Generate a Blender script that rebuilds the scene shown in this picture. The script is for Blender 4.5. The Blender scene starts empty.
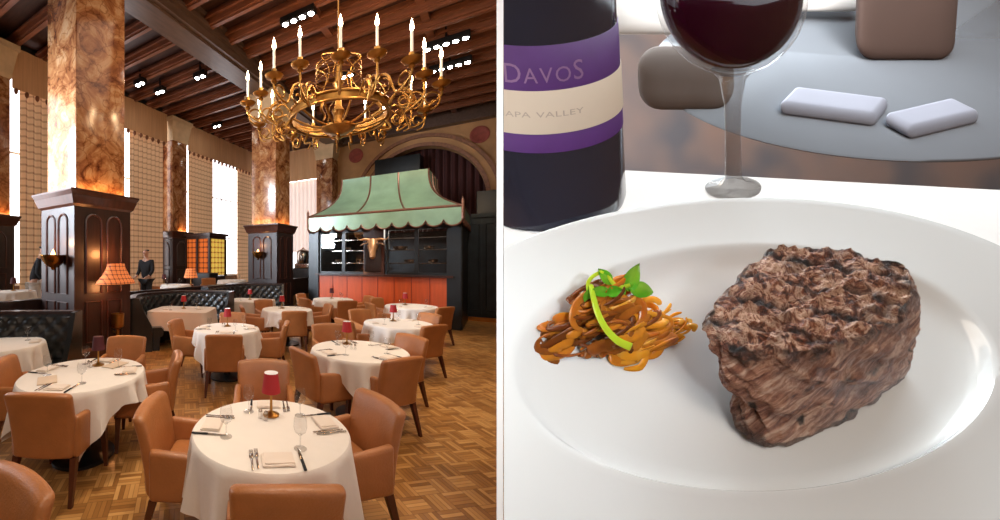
import bpy, bmesh, math, random
from mathutils import Vector, Matrix, noise
random.seed(7)
PI = math.pi
sc = bpy.context.scene
col = sc.collection
FOC, PX, PY, CH = 360.0, 248.0, 262.0, 1.8

# ------------------------------------------------------------------ materials
def nt_new(name):
    m = bpy.data.materials.new(name); m.use_nodes = True
    nt = m.node_tree; b = nt.nodes['Principled BSDF']
    return m, nt, b
def N(nt, t, **kw):
    n = nt.nodes.new(t)
    for k, v in kw.items():
        if k in n.inputs: n.inputs[k].default_value = v
        else: setattr(n, k, v)
    return n
def ramp(nt, src, stops):
    r = nt.nodes.new('ShaderNodeValToRGB'); e = r.color_ramp.elements
    while len(e) < len(stops): e.new(0.5)
    for i, (p, c) in enumerate(stops):
        e[i].position = p; e[i].color = (c[0], c[1], c[2], 1)
    nt.links.new(src, r.inputs[0]); return r
def coords(nt, kind='Object', scale=(1, 1, 1), rot=(0, 0, 0)):
    t = nt.nodes.new('ShaderNodeTexCoord'); mp = nt.nodes.new('ShaderNodeMapping')
    mp.inputs['Scale'].default_value = scale; mp.inputs['Rotation'].default_value = rot
    nt.links.new(t.outputs[kind], mp.inputs[0]); return mp.outputs[0]
def srgb(r, g, b):
    f = lambda c: (c/255/12.92) if c/255 <= .04045 else ((c/255+.055)/1.055)**2.4
    return (f(r), f(g), f(b))
def mat(name, c, rough=.5, metal=0, var=.12, scale=6, bump=0, bscale=40, stretch=(1, 1, 1), emit=0, ecol=None,
        trans=0, coat=0, alpha=1, sheen=0, sub=0, ior=None):
    m, nt, b = nt_new(name)
    v = coords(nt, 'Object', stretch)
    n = N(nt, 'ShaderNodeTexNoise', Scale=scale, Detail=4.0); nt.links.new(v, n.inputs['Vector'])
    lo = tuple(x*(1-var) for x in c); hi = tuple(min(1, x*(1+var)) for x in c)
    r = ramp(nt, n.outputs['Fac'], [(.3, lo), (.7, hi)])
    nt.links.new(r.outputs[0], b.inputs['Base Color'])
    b.inputs['Roughness'].default_value = rough; b.inputs['Metallic'].default_value = metal
    if bump:
        n2 = N(nt, 'ShaderNodeTexNoise', Scale=bscale, Detail=3.0); nt.links.new(v, n2.inputs['Vector'])
        bp = N(nt, 'ShaderNodeBump', Strength=bump, Distance=.01)
        nt.links.new(n2.outputs['Fac'], bp.inputs['Height']); nt.links.new(bp.outputs[0], b.inputs['Normal'])
    if emit:
        b.inputs['Emission Color'].default_value = (*(ecol or c), 1); b.inputs['Emission Strength'].default_value = emit
    if trans: b.inputs['Transmission Weight'].default_value = trans
    if coat: b.inputs['Coat Weight'].default_value = coat; b.inputs['Coat Roughness'].default_value = .1
    if sheen: b.inputs['Sheen Weight'].default_value = sheen
    if sub:
        b.inputs['Subsurface Weight'].default_value = sub; b.inputs['Subsurface Scale'].default_value = .05
    if ior: b.inputs['IOR'].default_value = ior
    if alpha < 1: b.inputs['Alpha'].default_value = alpha
    return m

M = {}
M['leather'] = mat('tan_leather', srgb(172, 110, 63), .34, var=.13, scale=5, bump=.25, bscale=90)
M['leather2'] = mat('dark_tan_leather', srgb(142, 90, 56), .4, var=.14, scale=5, bump=.25, bscale=90)
M['leg'] = mat('mahogany_leg', srgb(84, 42, 24), .35, var=.2, scale=8, stretch=(6, 6, 1))
M['cloth'] = mat('white_table_linen', srgb(236, 226, 214), .85, var=.03, scale=5, bump=.15, bscale=30, sheen=.1)
M['cloth_dim'] = mat('cream_table_linen', srgb(226, 208, 192), .85, var=.03, scale=5, bump=.15, bscale=30)
M['napkin'] = mat('napkin_linen', srgb(232, 216, 200), .8, var=.04, bump=.1)
M['wood'] = mat('dark_mahogany', srgb(40, 21, 16), .42, var=.4, scale=3, stretch=(5, 5, .6), coat=.12)
M['woodtrim'] = mat('mahogany_trim', srgb(62, 32, 23), .28, var=.3, scale=3, stretch=(5, 5, .6), coat=.5)
M['beam'] = mat('beam_timber', srgb(124, 74, 50), .36, var=.3, scale=2.5, stretch=(1, 6, 6))
M['beam2'] = mat('girder_timber', srgb(86, 66, 56), .33, var=.25, scale=2, stretch=(6, 1, 6))
M['ceil'] = mat('ceiling_boards', srgb(64, 38, 28), .5, var=.3, scale=3, stretch=(1, 5, 1))
M['brass'] = mat('aged_brass', srgb(176, 130, 68), .34, 1, var=.2, scale=10)
M['candle'] = mat('ivory_candle', srgb(236, 226, 210), .5, var=.03, emit=.25, ecol=(1, .8, .6))
M['flame'] = mat('candle_flame', (1, .8, .5), .5, emit=38, ecol=(1, .72, .42))
M['redshade'] = mat('red_lampshade_fabric', srgb(150, 24, 28), .7, var=.1, emit=.12, ecol=(.6, .02, .02))
M['maroon'] = mat('maroon_lampshade_fabric', srgb(78, 22, 30), .7, var=.1)
M['silver'] = mat('polished_silver', srgb(170, 160, 150), .22, 1, var=.08)
M['white'] = mat('white_porcelain_small', srgb(235, 235, 232), .25, var=.02)
M['black_leather'] = mat('black_tufted_leather', srgb(26, 28, 28), .28, var=.25, scale=6, bump=.2, bscale=60, coat=.3)
M['black'] = mat('black_painted_panel', srgb(24, 28, 30), .35, var=.25, scale=4)
M['steelblue'] = mat('blackened_steel', srgb(40, 47, 50), .3, .5, var=.3, scale=3)
M['orange'] = mat('orange_leather_counter_front', srgb(200, 82, 32), .45, var=.12, scale=2, stretch=(6, 6, .6))
M['green'] = mat('verdigris_copper', srgb(118, 142, 116), .34, .15, var=.14, scale=2.5)
M['copper'] = mat('copper_seam', srgb(112, 74, 58), .4, .5, var=.2)
M['bull'] = mat('bronze_bull', srgb(176, 130, 90), .35, .5, var=.15)
M['tan'] = mat('tan_pelmet_fabric', srgb(200, 156, 114), .8, var=.1, scale=3, stretch=(8, 8, .3))
M['plaster'] = mat('honey_plaster', srgb(172, 128, 84), .8, var=.15, scale=2.0, bump=.2, bscale=8)
M['medallion'] = mat('terracotta_medallion', srgb(140, 62, 48), .7, var=.2)
M['archtrim'] = mat('arch_moulding', srgb(130, 84, 56), .6, var=.3, scale=10)
M['capital'] = mat('pale_limestone', srgb(206, 178, 140), .7, var=.14, scale=3, bump=.3, bscale=14)
M['curtain_red'] = mat('oxblood_drape', srgb(70, 32, 28), .8, var=.3, scale=2, stretch=(6, 6, .4))
M['daylight'] = mat('daylit_pane', (1, 1, 1), .3, emit=3.4, ecol=(.9, .93, 1.0))
M['sheer'] = mat('sheer_blind', srgb(226, 206, 196), .8, var=.05, emit=.55, ecol=(.95, .8, .74), stretch=(8, 8, .2))  # emission stands in for daylight behind the blind
M['spot'] = mat('spot_lens', (1, 1, 1), .3, emit=60, ecol=(1, .96, .9))
M['spotbody'] = mat('spot_housing', srgb(28, 26, 26), .4, .3)
M['skin'] = mat('skin', srgb(190, 140, 112), .5, var=.06, sub=.05)
M['blackcloth'] = mat('black_cloth', srgb(22, 22, 26), .8, var=.15)
M['whitecloth'] = mat('white_cotton', srgb(210, 204, 198), .8, var=.05)
M['hair'] = mat('dark_hair', srgb(40, 30, 26), .6)
M['bowl'] = mat('brass_bowl', srgb(176, 128, 66), .25, 1, var=.2)
M['glow'] = mat('amber_glow', (1, .45, .12), .5, emit=9, ecol=(1, .42, .12))
M['paper'] = mat('parchment_menu', srgb(220, 196, 170), .8, var=.05)
M['wallplain'] = mat('wall_plain', srgb(120, 92, 70), .8)
M['board'] = mat('white_lacquered_board', (.97, .97, .97), .5, var=.01)
M['brass_kick'] = mat('brass_kick', srgb(200, 130, 60), .35, 1)

def glassmat(name, c=(1, 1, 1), rough=.02, tint=1.0, base=.05):
    # thin clear glass: mostly transparent with a glossy skin
    m, nt, b = nt_new(name)
    nt.nodes.remove(b); out = nt.nodes['Material Output']
    tr = N(nt, 'ShaderNodeBsdfTransparent'); tr.inputs[0].default_value = (*[x*tint for x in c], 1)
    gl = N(nt, 'ShaderNodeBsdfGlossy'); gl.inputs['Roughness'].default_value = rough
    n = N(nt, 'ShaderNodeTexNoise', Scale=5.0)
    lw = N(nt, 'ShaderNodeLayerWeight', Blend=.5); pw = N(nt, 'ShaderNodeMath', operation='POWER'); pw.inputs[1].default_value = 3.5; nt.links.new(lw.outputs['Facing'], pw.inputs[0])
    fr = N(nt, 'ShaderNodeMath', operation='MULTIPLY_ADD'); fr.inputs[1].default_value = .6; fr.inputs[2].default_value = base; nt.links.new(pw.outputs[0], fr.inputs[0])
    mx = N(nt, 'ShaderNodeMixShader')
    nt.links.new(fr.outputs[0], mx.inputs[0]); nt.links.new(tr.outputs[0], mx.inputs[1]); nt.links.new(gl.outputs[0], mx.inputs[2])
    nt.links.new(mx.outputs[0], out.inputs[0]); return m
M['glass'] = glassmat('clear_glass', tint=.93)

def plaid(name, base, line, emit=0, size=9.0, warm=None, ax=('X', 'Z')):
    m, nt, b = nt_new(name)
    v = coords(nt, 'Object')
    sp = N(nt, 'ShaderNodeSeparateXYZ'); nt.links.new(v, sp.inputs[0])
    def band(axis, k, thr):
        a = N(nt, 'ShaderNodeMath', operation='MULTIPLY'); a.inputs[1].default_value = k; nt.links.new(sp.outputs[axis], a.inputs[0])
        f = N(nt, 'ShaderNodeMath', operation='FRACT'); nt.links.new(a.outputs[0], f.inputs[0])
        g = N(nt, 'ShaderNodeMath', operation='GREATER_THAN'); g.inputs[1].default_value = thr; nt.links.new(f.outputs[0], g.inputs[0])
        return g.outputs[0]
    a = band(ax[0], size, .72); c = band(ax[1], size, .72)
    s = N(nt, 'ShaderNodeMath', operation='ADD'); nt.links.new(a, s.inputs[0]); nt.links.new(c, s.inputs[1])
    h = N(nt, 'ShaderNodeMath', operation='MULTIPLY'); h.inputs[1].default_value = .5; nt.links.new(s.outputs[0], h.inputs[0])
    r = ramp(nt, h.outputs[0], [(0, base), (.5, tuple((x+y)/2 for x, y in zip(base, line))), (1, line)])
    nt.links.new(r.outputs[0], b.inputs['Base Color']); b.inputs['Roughness'].default_value = .8
    if emit:
        nt.links.new(r.outputs[0], b.inputs['Emission Color']); b.inputs['Emission Strength'].default_value = emit
    return m
M['plaidcurtain'] = plaid('plaid_curtain', srgb(206, 168, 126), srgb(110, 66, 48), size=4.5, ax=('Y', 'Z'), emit=.06)  # slight glow put in for daylight behind the cloth
M['plaidshade'] = plaid('plaid_lampshade', srgb(230, 130, 70), srgb(110, 44, 26), emit=.45, size=14)
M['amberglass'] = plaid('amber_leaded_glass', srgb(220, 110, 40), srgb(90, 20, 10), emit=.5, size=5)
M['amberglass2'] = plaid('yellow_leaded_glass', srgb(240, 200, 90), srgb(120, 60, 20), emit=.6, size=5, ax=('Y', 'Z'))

def marble():
    m, nt, b = nt_new('red_brown_marble')
    v = coords(nt, 'Object')
    n1 = N(nt, 'ShaderNodeTexNoise', Scale=1.9, Detail=10.0, Roughness=.62, Distortion=1.6); nt.links.new(v, n1.inputs['Vector'])
    n2 = N(nt, 'ShaderNodeTexVoronoi', Scale=3.2); n2.feature = 'DISTANCE_TO_EDGE'
    mx = N(nt, 'ShaderNodeVectorMath', operation='ADD'); sc2 = N(nt, 'ShaderNodeVectorMath', operation='SCALE'); sc2.inputs['Scale'].default_value = .8
    n3 = N(nt, 'ShaderNodeTexNoise', Scale=2.5, Detail=5.0); nt.links.new(v, n3.inputs['Vector'])
    nt.links.new(n3.outputs['Color'], sc2.inputs[0]); nt.links.new(sc2.outputs[0], mx.inputs[0]); nt.links.new(v, mx.inputs[1]); nt.links.new(mx.outputs[0], n2.inputs['Vector'])
    r = ramp(nt, n1.outputs['Fac'], [(.32, srgb(88, 46, 30)), (.43, srgb(140, 88, 54)), (.52, srgb(166, 116, 76)), (.62, srgb(188, 148, 110)), (.75, srgb(134, 88, 58))])
    rv = ramp(nt, n2.outputs['Distance'], [(.0, (.42, .28, .2)), (.06, (1, 1, 1))])
    mu = N(nt, 'ShaderNodeMix', data_type='RGBA', blend_type='MULTIPLY'); mu.inputs[0].default_value = .75
    nt.links.new(r.outputs[0], mu.inputs[6]); nt.links.new(rv.outputs[0], mu.inputs[7])
    nt.links.new(mu.outputs[2], b.inputs['Base Color']); b.inputs['Roughness'].default_value = .16
    return m
M['marble'] = marble()

def parquet():
    m, nt, b = nt_new('basket_parquet')
    v = coords(nt, 'Object', (1, 1, 1), (0, 0, math.radians(45)))
    S = 5.6      # blocks per metre
    sp = N(nt, 'ShaderNodeSeparateXYZ'); nt.links.new(v, sp.inputs[0])
    def mth(op, a, b_=None):
        n = N(nt, 'ShaderNodeMath', operation=op)
        for i, x in enumerate((a, b_)):
            if x is None: continue
            if isinstance(x, (int, float)): n.inputs[i].default_value = x
            else: nt.links.new(x, n.inputs[i])
        return n.outputs[0]
    x = mth('MULTIPLY', sp.outputs['X'], S); y = mth('MULTIPLY', sp.outputs['Y'], S)
    fx, fy = mth('FLOOR', x), mth('FLOOR', y)
    par = mth('MODULO', mth('ABSOLUTE', mth('ADD', fx, fy)), 2.0)
    def pick(p, q): return mth('ADD', mth('MULTIPLY', par, p), mth('MULTIPLY', mth('SUBTRACT', 1.0, par), q))
    along = pick(x, y)                      # strip coordinate
    s5 = mth('MULTIPLY', along, 5.0)
    fr = mth('FRACT', s5)
    cb = N(nt, 'ShaderNodeCombineXYZ'); nt.links.new(mth('FLOOR', s5), cb.inputs[0]); nt.links.new(fx, cb.inputs[1]); nt.links.new(fy, cb.inputs[2])
    wn = N(nt, 'ShaderNodeTexWhiteNoise'); nt.links.new(cb.outputs[0], wn.inputs['Vector'])
    r = ramp(nt, wn.outputs['Value'], [(0, srgb(146, 100, 52)), (.5, srgb(178, 128, 70)), (1, srgb(208, 160, 98))])
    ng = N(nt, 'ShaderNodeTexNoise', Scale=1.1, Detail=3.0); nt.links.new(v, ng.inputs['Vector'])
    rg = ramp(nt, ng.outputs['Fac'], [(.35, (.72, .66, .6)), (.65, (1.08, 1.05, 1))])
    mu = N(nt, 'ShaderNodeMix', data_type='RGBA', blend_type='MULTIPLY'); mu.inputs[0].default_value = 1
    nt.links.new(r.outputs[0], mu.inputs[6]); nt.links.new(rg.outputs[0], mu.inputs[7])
    gx, gy = mth('FRACT', x), mth('FRACT', y)
    e1 = mth('MINIMUM', mth('MINIMUM', gx, mth('SUBTRACT', 1.0, gx)), mth('MINIMUM', gy, mth('SUBTRACT', 1.0, gy)))
    e2 = mth('MULTIPLY', mth('MINIMUM', fr, mth('SUBTRACT', 1.0, fr)), .2)
    e = mth('MINIMUM', e1, e2)
    g = ramp(nt, e, [(0, (.45, .4, .36)), (.022, (1, 1, 1))])
    mu2 = N(nt, 'ShaderNodeMix', data_type='RGBA', blend_type='MULTIPLY'); mu2.inputs[0].default_value = .9
    nt.links.new(mu.outputs[2], mu2.inputs[6]); nt.links.new(g.outputs[0], mu2.inputs[7])
    nt.links.new(mu2.outputs[2], b.inputs['Base Color']); b.inputs['Roughness'].default_value = .3
    return m
M['parquet'] = parquet()

# ------------------------------------------------------------------ mesh helpers
class MB:
    def __init__(s): s.v = []; s.f = []
    def add(s, vs, fs):
        k = len(s.v); s.v += [tuple(p) for p in vs]; s.f += [tuple(i+k for i in f) for f in fs]; return s
    def merge(s, o, T=None):
        return s.add([tuple(T @ Vector(p)) for p in o.v] if T else o.v, o.f)
    def box(s, a, b):
        (x0, y0, z0), (x1, y1, z1) = a, b
        return s.add([(x0, y0, z0), (x1, y0, z0), (x1, y1, z0), (x0, y1, z0), (x0, y0, z1), (x1, y0, z1), (x1, y1, z1), (x0, y1, z1)],
                     [(0, 3, 2, 1), (4, 5, 6, 7), (0, 1, 5, 4), (1, 2, 6, 5), (2, 3, 7, 6), (3, 0, 4, 7)])
    def frustum(s, z0, hx0, hy0, z1, hx1, hy1, c=(0, 0), c1=None):
        c1 = c1 or c
        vs = [(c[0]+sx*hx0, c[1]+sy*hy0, z0) for sx, sy in ((-1, -1), (1, -1), (1, 1), (-1, 1))] + \
             [(c1[0]+sx*hx1, c1[1]+sy*hy1, z1) for sx, sy in ((-1, -1), (1, -1), (1, 1), (-1, 1))]
        return s.add(vs, [(0, 3, 2, 1), (4, 5, 6, 7), (0, 1, 5, 4), (1, 2, 6, 5), (2, 3, 7, 6), (3, 0, 4, 7)])
    def rbox(s, c, size, r, seg=3, inner=4, deform=None):
        h = [x/2 for x in size]; r = min(r, min(h)*.999)
        def axis(hh):
            e = [-hh + r*(1-math.cos(i/seg*PI/2))*1.0 for i in range(seg)]
            mid = [-(hh-r)+2*(hh-r)*i/inner for i in range(inner+1)]
            return e + mid + [-x for x in reversed(e)]
        A = [axis(x) for x in h]; n = [len(a) for a in A]
        idx = {}; vs = []
        def vid(i, j, k):
            if (i, j, k) not in idx:
                p = Vector((A[0][i], A[1][j], A[2][k]))
                q = Vector([max(-(h[t]-r), min(h[t]-r, p[t])) for t in range(3)])
                d = p-q
                if d.length > 1e-9: p = q + d.normalized()*r
                p = Vector(c)+p
                if deform: p = Vector(deform(p))
                idx[(i, j, k)] = len(vs); vs.append(tuple(p))
            return idx[(i, j, k)]
        fs = []
        for j in range(n[1]-1):
            for k in range(n[2]-1):
                fs.append((vid(0, j, k), vid(0, j, k+1), vid(0, j+1, k+1), vid(0, j+1, k)))
                i = n[0]-1; fs.append((vid(i, j, k), vid(i, j+1, k), vid(i, j+1, k+1), vid(i, j, k+1)))
        for i in range(n[0]-1):
            for k in range(n[2]-1):
                fs.append((vid(i, 0, k), vid(i+1, 0, k), vid(i+1, 0, k+1), vid(i, 0, k+1)))
                j = n[1]-1; fs.append((vid(i, j, k), vid(i, j, k+1), vid(i+1, j, k+1), vid(i+1, j, k)))
            for j in range(n[1]-1):
                fs.append((vid(i, j, 0), vid(i, j+1, 0), vid(i+1, j+1, 0), vid(i+1, j, 0)))
                k = n[2]-1; fs.append((vid(i, j, k), vid(i+1, j, k), vid(i+1, j+1, k), vid(i, j+1, k)))
        return s.add(vs, fs)
    def lathe(s, prof, n=24, c=(0, 0, 0), cap=True):
        vs = []; fs = []
        for r, z in prof:
            for i in range(n):
                a = 2*PI*i/n; vs.append((c[0]+r*math.cos(a), c[1]+r*math.sin(a), c[2]+z))
        m = len(prof)
        for j in range(m-1):
            for i in range(n):
                k = (i+1) % n; fs.append((j*n+i, j*n+k, (j+1)*n+k, (j+1)*n+i))
        if cap:
            fs.append(tuple(reversed(range(n)))); fs.append(tuple((m-1)*n+i for i in range(n)))
        return s.add(vs, fs)
    def tube(s, pts, rad, n=8, closed=False, flat=1.0):
        P = [Vector(p) for p in pts]; m = len(P)
        R = rad if isinstance(rad, (list, tuple)) else [rad]*m
        up = Vector((0, 0, 1)); vs = []; fs = []; prev = None
        for i in range(m):
            if closed: t = P[(i+1) % m]-P[i-1]
            else: t = P[min(i+1, m-1)]-P[max(i-1, 0)]
            t.normalize()
            if prev is None:
                a = t.cross(up)
                if a.length < 1e-3: a = t.cross(Vector((0, 1, 0)))
            else: a = prev - t*prev.dot(t)
            a.normalize(); prev = a; b = t.cross(a)
            for k in range(n):
                w = 2*PI*k/n; vs.append(tuple(P[i]+(a*math.cos(w)+b*math.sin(w)*flat)*R[i]))
        for i in range(m if closed else m-1):
            for k in range(n):
                l = (k+1) % n; j = (i+1) % m
                fs.append((i*n+k, i*n+l, j*n+l, j*n+k))
        if not closed:
            fs.append(tuple(reversed(range(n)))); fs.append(tuple((m-1)*n+k for k in range(n)))
        return s.add(vs, fs)
    def build(s, name, m, parent=None, loc=(0, 0, 0), rz=0, smooth=True, fix=True):
        me = bpy.data.meshes.new(name); me.from_pydata(s.v, [], s.f); me.update()
        if fix:
            bm = bmesh.new(); bm.from_mesh(me); bmesh.ops.recalc_face_normals(bm, faces=bm.faces); bm.to_mesh(me); bm.free()
        if smooth:
            me.shade_smooth(); me.set_sharp_from_angle(angle=math.radians(40))
        me.materials.append(m)
        o = bpy.data.objects.new(name, me); col.objects.link(o)
        if parent is not None: o.parent = parent
        o.location = loc; o.rotation_euler = (0, 0, rz)
        return o
def empty(name, loc=(0, 0, 0), rz=0):
    o = bpy.data.objects.new(name, None); col.objects.link(o); o.location = loc; o.rotation_euler = (0, 0, rz)
    o.empty_display_size = .1; return o
def tag(o, label=None, cat=None, group=None, kind=None):
    if label: o['label'] = label
    if cat: o['category'] = cat
    if group: o['group'] = group
    if kind: o['kind'] = kind
    return o
def struct(o, label=None, cat=None, group=None): return tag(o, label, cat, group, 'structure')
def copy_tree(o, parent=None):
    c = o.copy(); col.objects.link(c); c.parent = parent
    for ch in list(o.children): copy_tree(ch, c)
    return c
def cat_path(pts, n=8, closed=False):
    P = [Vector(p) for p in pts]; out = []; m = len(P)
    rng = m if closed else m-1
    for i in range(rng):
        if closed: a, b, c, d = P[i-1], P[i], P[(i+1) % m], P[(i+2) % m]
        else: a, b, c, d = P[max(i-1, 0)], P[i], P[i+1], P[min(i+2, m-1)]
        for k in range(n):
            t = k/n
            out.append(.5*((2*b)+(c-a)*t+(2*a-5*b+4*c-d)*t*t+(3*b-a-3*c+d)*t**3))
    if not closed: out.append(P[-1])
    return out

# where a photograph point on a level of height Z stands in the room (camera at the origin, 1.8 m up, looking along +Y)
def G(u, v, Z=0.0):
    Y = FOC*(CH-Z)/(v-PY); return ((u-PX)/FOC*Y, Y)
RZ = -math.atan2(252, 360)          # the room stands turned by this much
D1 = Vector((math.sin(-RZ), math.cos(-RZ))); D2 = Vector((-D1.y, D1.x))
def RM(a, b): p = D1*a + D2*b; return (p.x, p.y)
# room-local mesh coordinates: x = -b, y = a

# ------------------------------------------------------------------ room shell
A_, B_, CZ, GB = 16.8, 11.4, 7.97, 7.39
def rstruct(name, mb, m, label=None, cat=None, **k): return struct(mb.build(name, m, rz=RZ, **k), label, cat)
RB = -7.0; AR = -6.0
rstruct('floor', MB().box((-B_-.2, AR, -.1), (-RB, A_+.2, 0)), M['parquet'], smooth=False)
rstruct('ceiling', MB().box((-B_-.2, AR, CZ), (-RB, A_+.2, CZ+.1)), M['ceil'], smooth=False)
rstruct('wall_window_side', MB().box((-B_-.3, AR, 0), (-B_, A_+.2, CZ)), M['wallplain'], smooth=False)
rstruct('wall_entrance_side', MB().box((-B_-.2, AR-.1, 0), (-RB, AR, CZ)), M['wallplain'], smooth=False)
rstruct('wall_service_side', MB().box((-RB, AR, 0), (-RB+.1, A_+.2, CZ)), M['wallplain'], smooth=False)
# raised floor on the window side
rstruct('floor_raised', MB().box((-B_, AR, 0), (-7.02, A_, .4)), M['parquet'], smooth=False)
# back wall with an arched opening
ab, ar, az = 2.78, 2.35, 4.35
mb = MB(); n = 40
arcp = [(-ab+ar*math.cos(PI*i/n), az+ar*math.sin(PI*i/n)) for i in range(n+1)]
vs = []
for x, z in arcp: vs += [(x, A_, z), (x, A_, CZ), (x, A_+.4, z)]
fs = []
for i in range(n):
    a = 3*i; fs += [(a, a+3, a+4, a+1), (a, a+2, a+5, a+3)]
mb.add(vs, fs)
mb.box((-B_-.2, A_, 0), (-ab-ar, A_+.4, CZ)); mb.box((-ab+ar, A_, 0), (-RB, A_+.4, CZ))
rstruct('wall_kitchen_side', mb, M['plaster'], smooth=False)
rstruct('wall_behind_arch', MB().box((-7, A_+1.2, 0), (2, A_+1.3, CZ)), M['black'], smooth=False)
# arch moulding rings
def arc_band(r0, r1, y0, y1, x=-ab, z=az, n=48):
    mb = MB(); vs = []; fs = []
    for i in range(n+1):
        a = PI*i/n
        for r, y in ((r0, y0), (r1, y0), (r1, y1), (r0, y1)): vs.append((x+r*math.cos(a), y, z+r*math.sin(a)))
    for i in range(n):
        for k in range(4): fs.append((4*i+k, 4*i+(k+1) % 4, 4*i+4+(k+1) % 4, 4*i+4+k))
    return mb.add(vs, fs)
t1 = empty('arch_moulding', (0, 0, 0), RZ)
struct(t1, 'curved honey brown moulding framing the arch above the green canopy', 'arch moulding')
arc_band(2.35, 2.5, A_-.12, A_).build('inner_band', M['archtrim'], t1)
arc_band(2.5, 2.72, A_-.06, A_).build('face_band', M['plaster'], t1)
arc_band(2.72, 2.86, A_-.16, A_).build('outer_band', M['archtrim'], t1)
mb = MB()
for k in range(26):          # ox-blood drape inside the arch, in folds
    pass
pts = []
nx = 120; vs = []; fs = []
for i in range(nx+1):
    x = -ab-2.5+5.0*i/nx; y = A_+.75+.1*math.sin(i*.9)
    vs += [(x, y, .1), (x, y, 7.0)]
for i in range(nx): fs.append((2*i, 2*i+2, 2*i+3, 2*i+1))
o = MB().add(vs, fs).build('drape', M['curtain_red'], rz=RZ); tag(o, 'dark oxblood drape hanging inside the arch behind the canopy', 'drape')
o = MB().rbox((0, 0, 0), (1.9, .6, 2.2), .05).build('ventilation_hood', M['black'], loc=(*RM(16.9, 3.7), 5.3), rz=RZ)
tag(o, 'black box hood above the canopy ridge inside the arch', 'hood')
# medallions
for bb, lab in ((.65, 'round terracotta medallion painted on the wall right of the arch'), (5.55, 'round terracotta medallion painted on the wall left of the arch')):
    o = MB().lathe([(.34, 0), (.34, .02), (.26, .03), (.24, .02), (.0001, .03)], 28).build('wall_medallion', M['medallion'])
    o.matrix_world = Matrix.Translation((*RM(A_-.01, bb), 6.8)) @ Matrix.Rotation(RZ, 4, 'Z') @ Matrix.Rotation(PI/2, 4, 'X')
    tag(o, lab, 'medallion')
rstruct('trim_1', MB().box((-B_, A_-.25, CZ-.5), (-RB, A_, CZ)).box((-B_, A_-.35, CZ-.62), (-RB, A_, CZ-.5)), M['beam2'], smooth=False)
rstruct('trim_2', MB().box((-B_, AR, CZ-.28), (-B_+.3, A_, CZ-.02)), M['black'], smooth=False)

# ceiling: girders along the room, beams across it
gird = [6.42, -1.2]
for gi, gb in enumerate(gird):
    mb = MB().box((-gb-.42, AR, GB), (-gb+.42, A_, CZ)).box((-gb-.55, AR, GB+.2), (-gb+.55, A_, GB+.3)).box((-gb-.5, AR, CZ-.12), (-gb+.5, A_, CZ)).box((-gb-.3, AR, GB-.06), (-gb+.3, A_, GB))
    o = mb.build('ceiling_girder', M['beam2'], rz=RZ, smooth=False)
    struct(o, ['heavy moulded timber girder above the marble pillars', 'heavy timber girder at the right edge of the ceiling'][gi], 'ceiling girder')
bm0 = None
k = 0; a = -1.2
while a < 16.4:
    for (b0, b1, dz) in ((6.9, B_, .26), (-.8, 5.95, .32)):
        mb = MB().box((-b1, -.1, CZ-dz), (-b0, .1, CZ)).box((-b1, -.16, CZ-dz*.55), (-b0, .16, CZ-dz*.35)).box((-b1, -.05, CZ-dz-.05), (-b0, .05, CZ-dz))
        key = 'L' if b0 > 5 else 'R'
        if key not in M: M[key] = mb.build('ceiling_beam', M['beam'], rz=RZ, smooth=False); o = M[key]
        else: o = M[key].copy(); col.objects.link(o)
        p = RM(a, 0); o.location = (p[0], p[1], 0)
        struct(o, 'dark moulded timber beam crossing the ' + ('window-side aisle ceiling' if key == 'L' else 'main hall ceiling'), 'ceiling beam',
               'ceiling beams over the aisle' if key == 'L' else 'ceiling beams over the hall')
    a += .8
# coffer battens between the beams of the hall
for bb in (1.5, 3.7):
    o = MB().box((-bb-.09, AR, CZ-.2), (-bb+.09, A_, CZ)).build('ceiling_batten', M['beam'], rz=RZ, smooth=False)
    struct(o, 'timber batten running the length of the hall ceiling', 'ceiling batten', 'ceiling battens')

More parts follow.
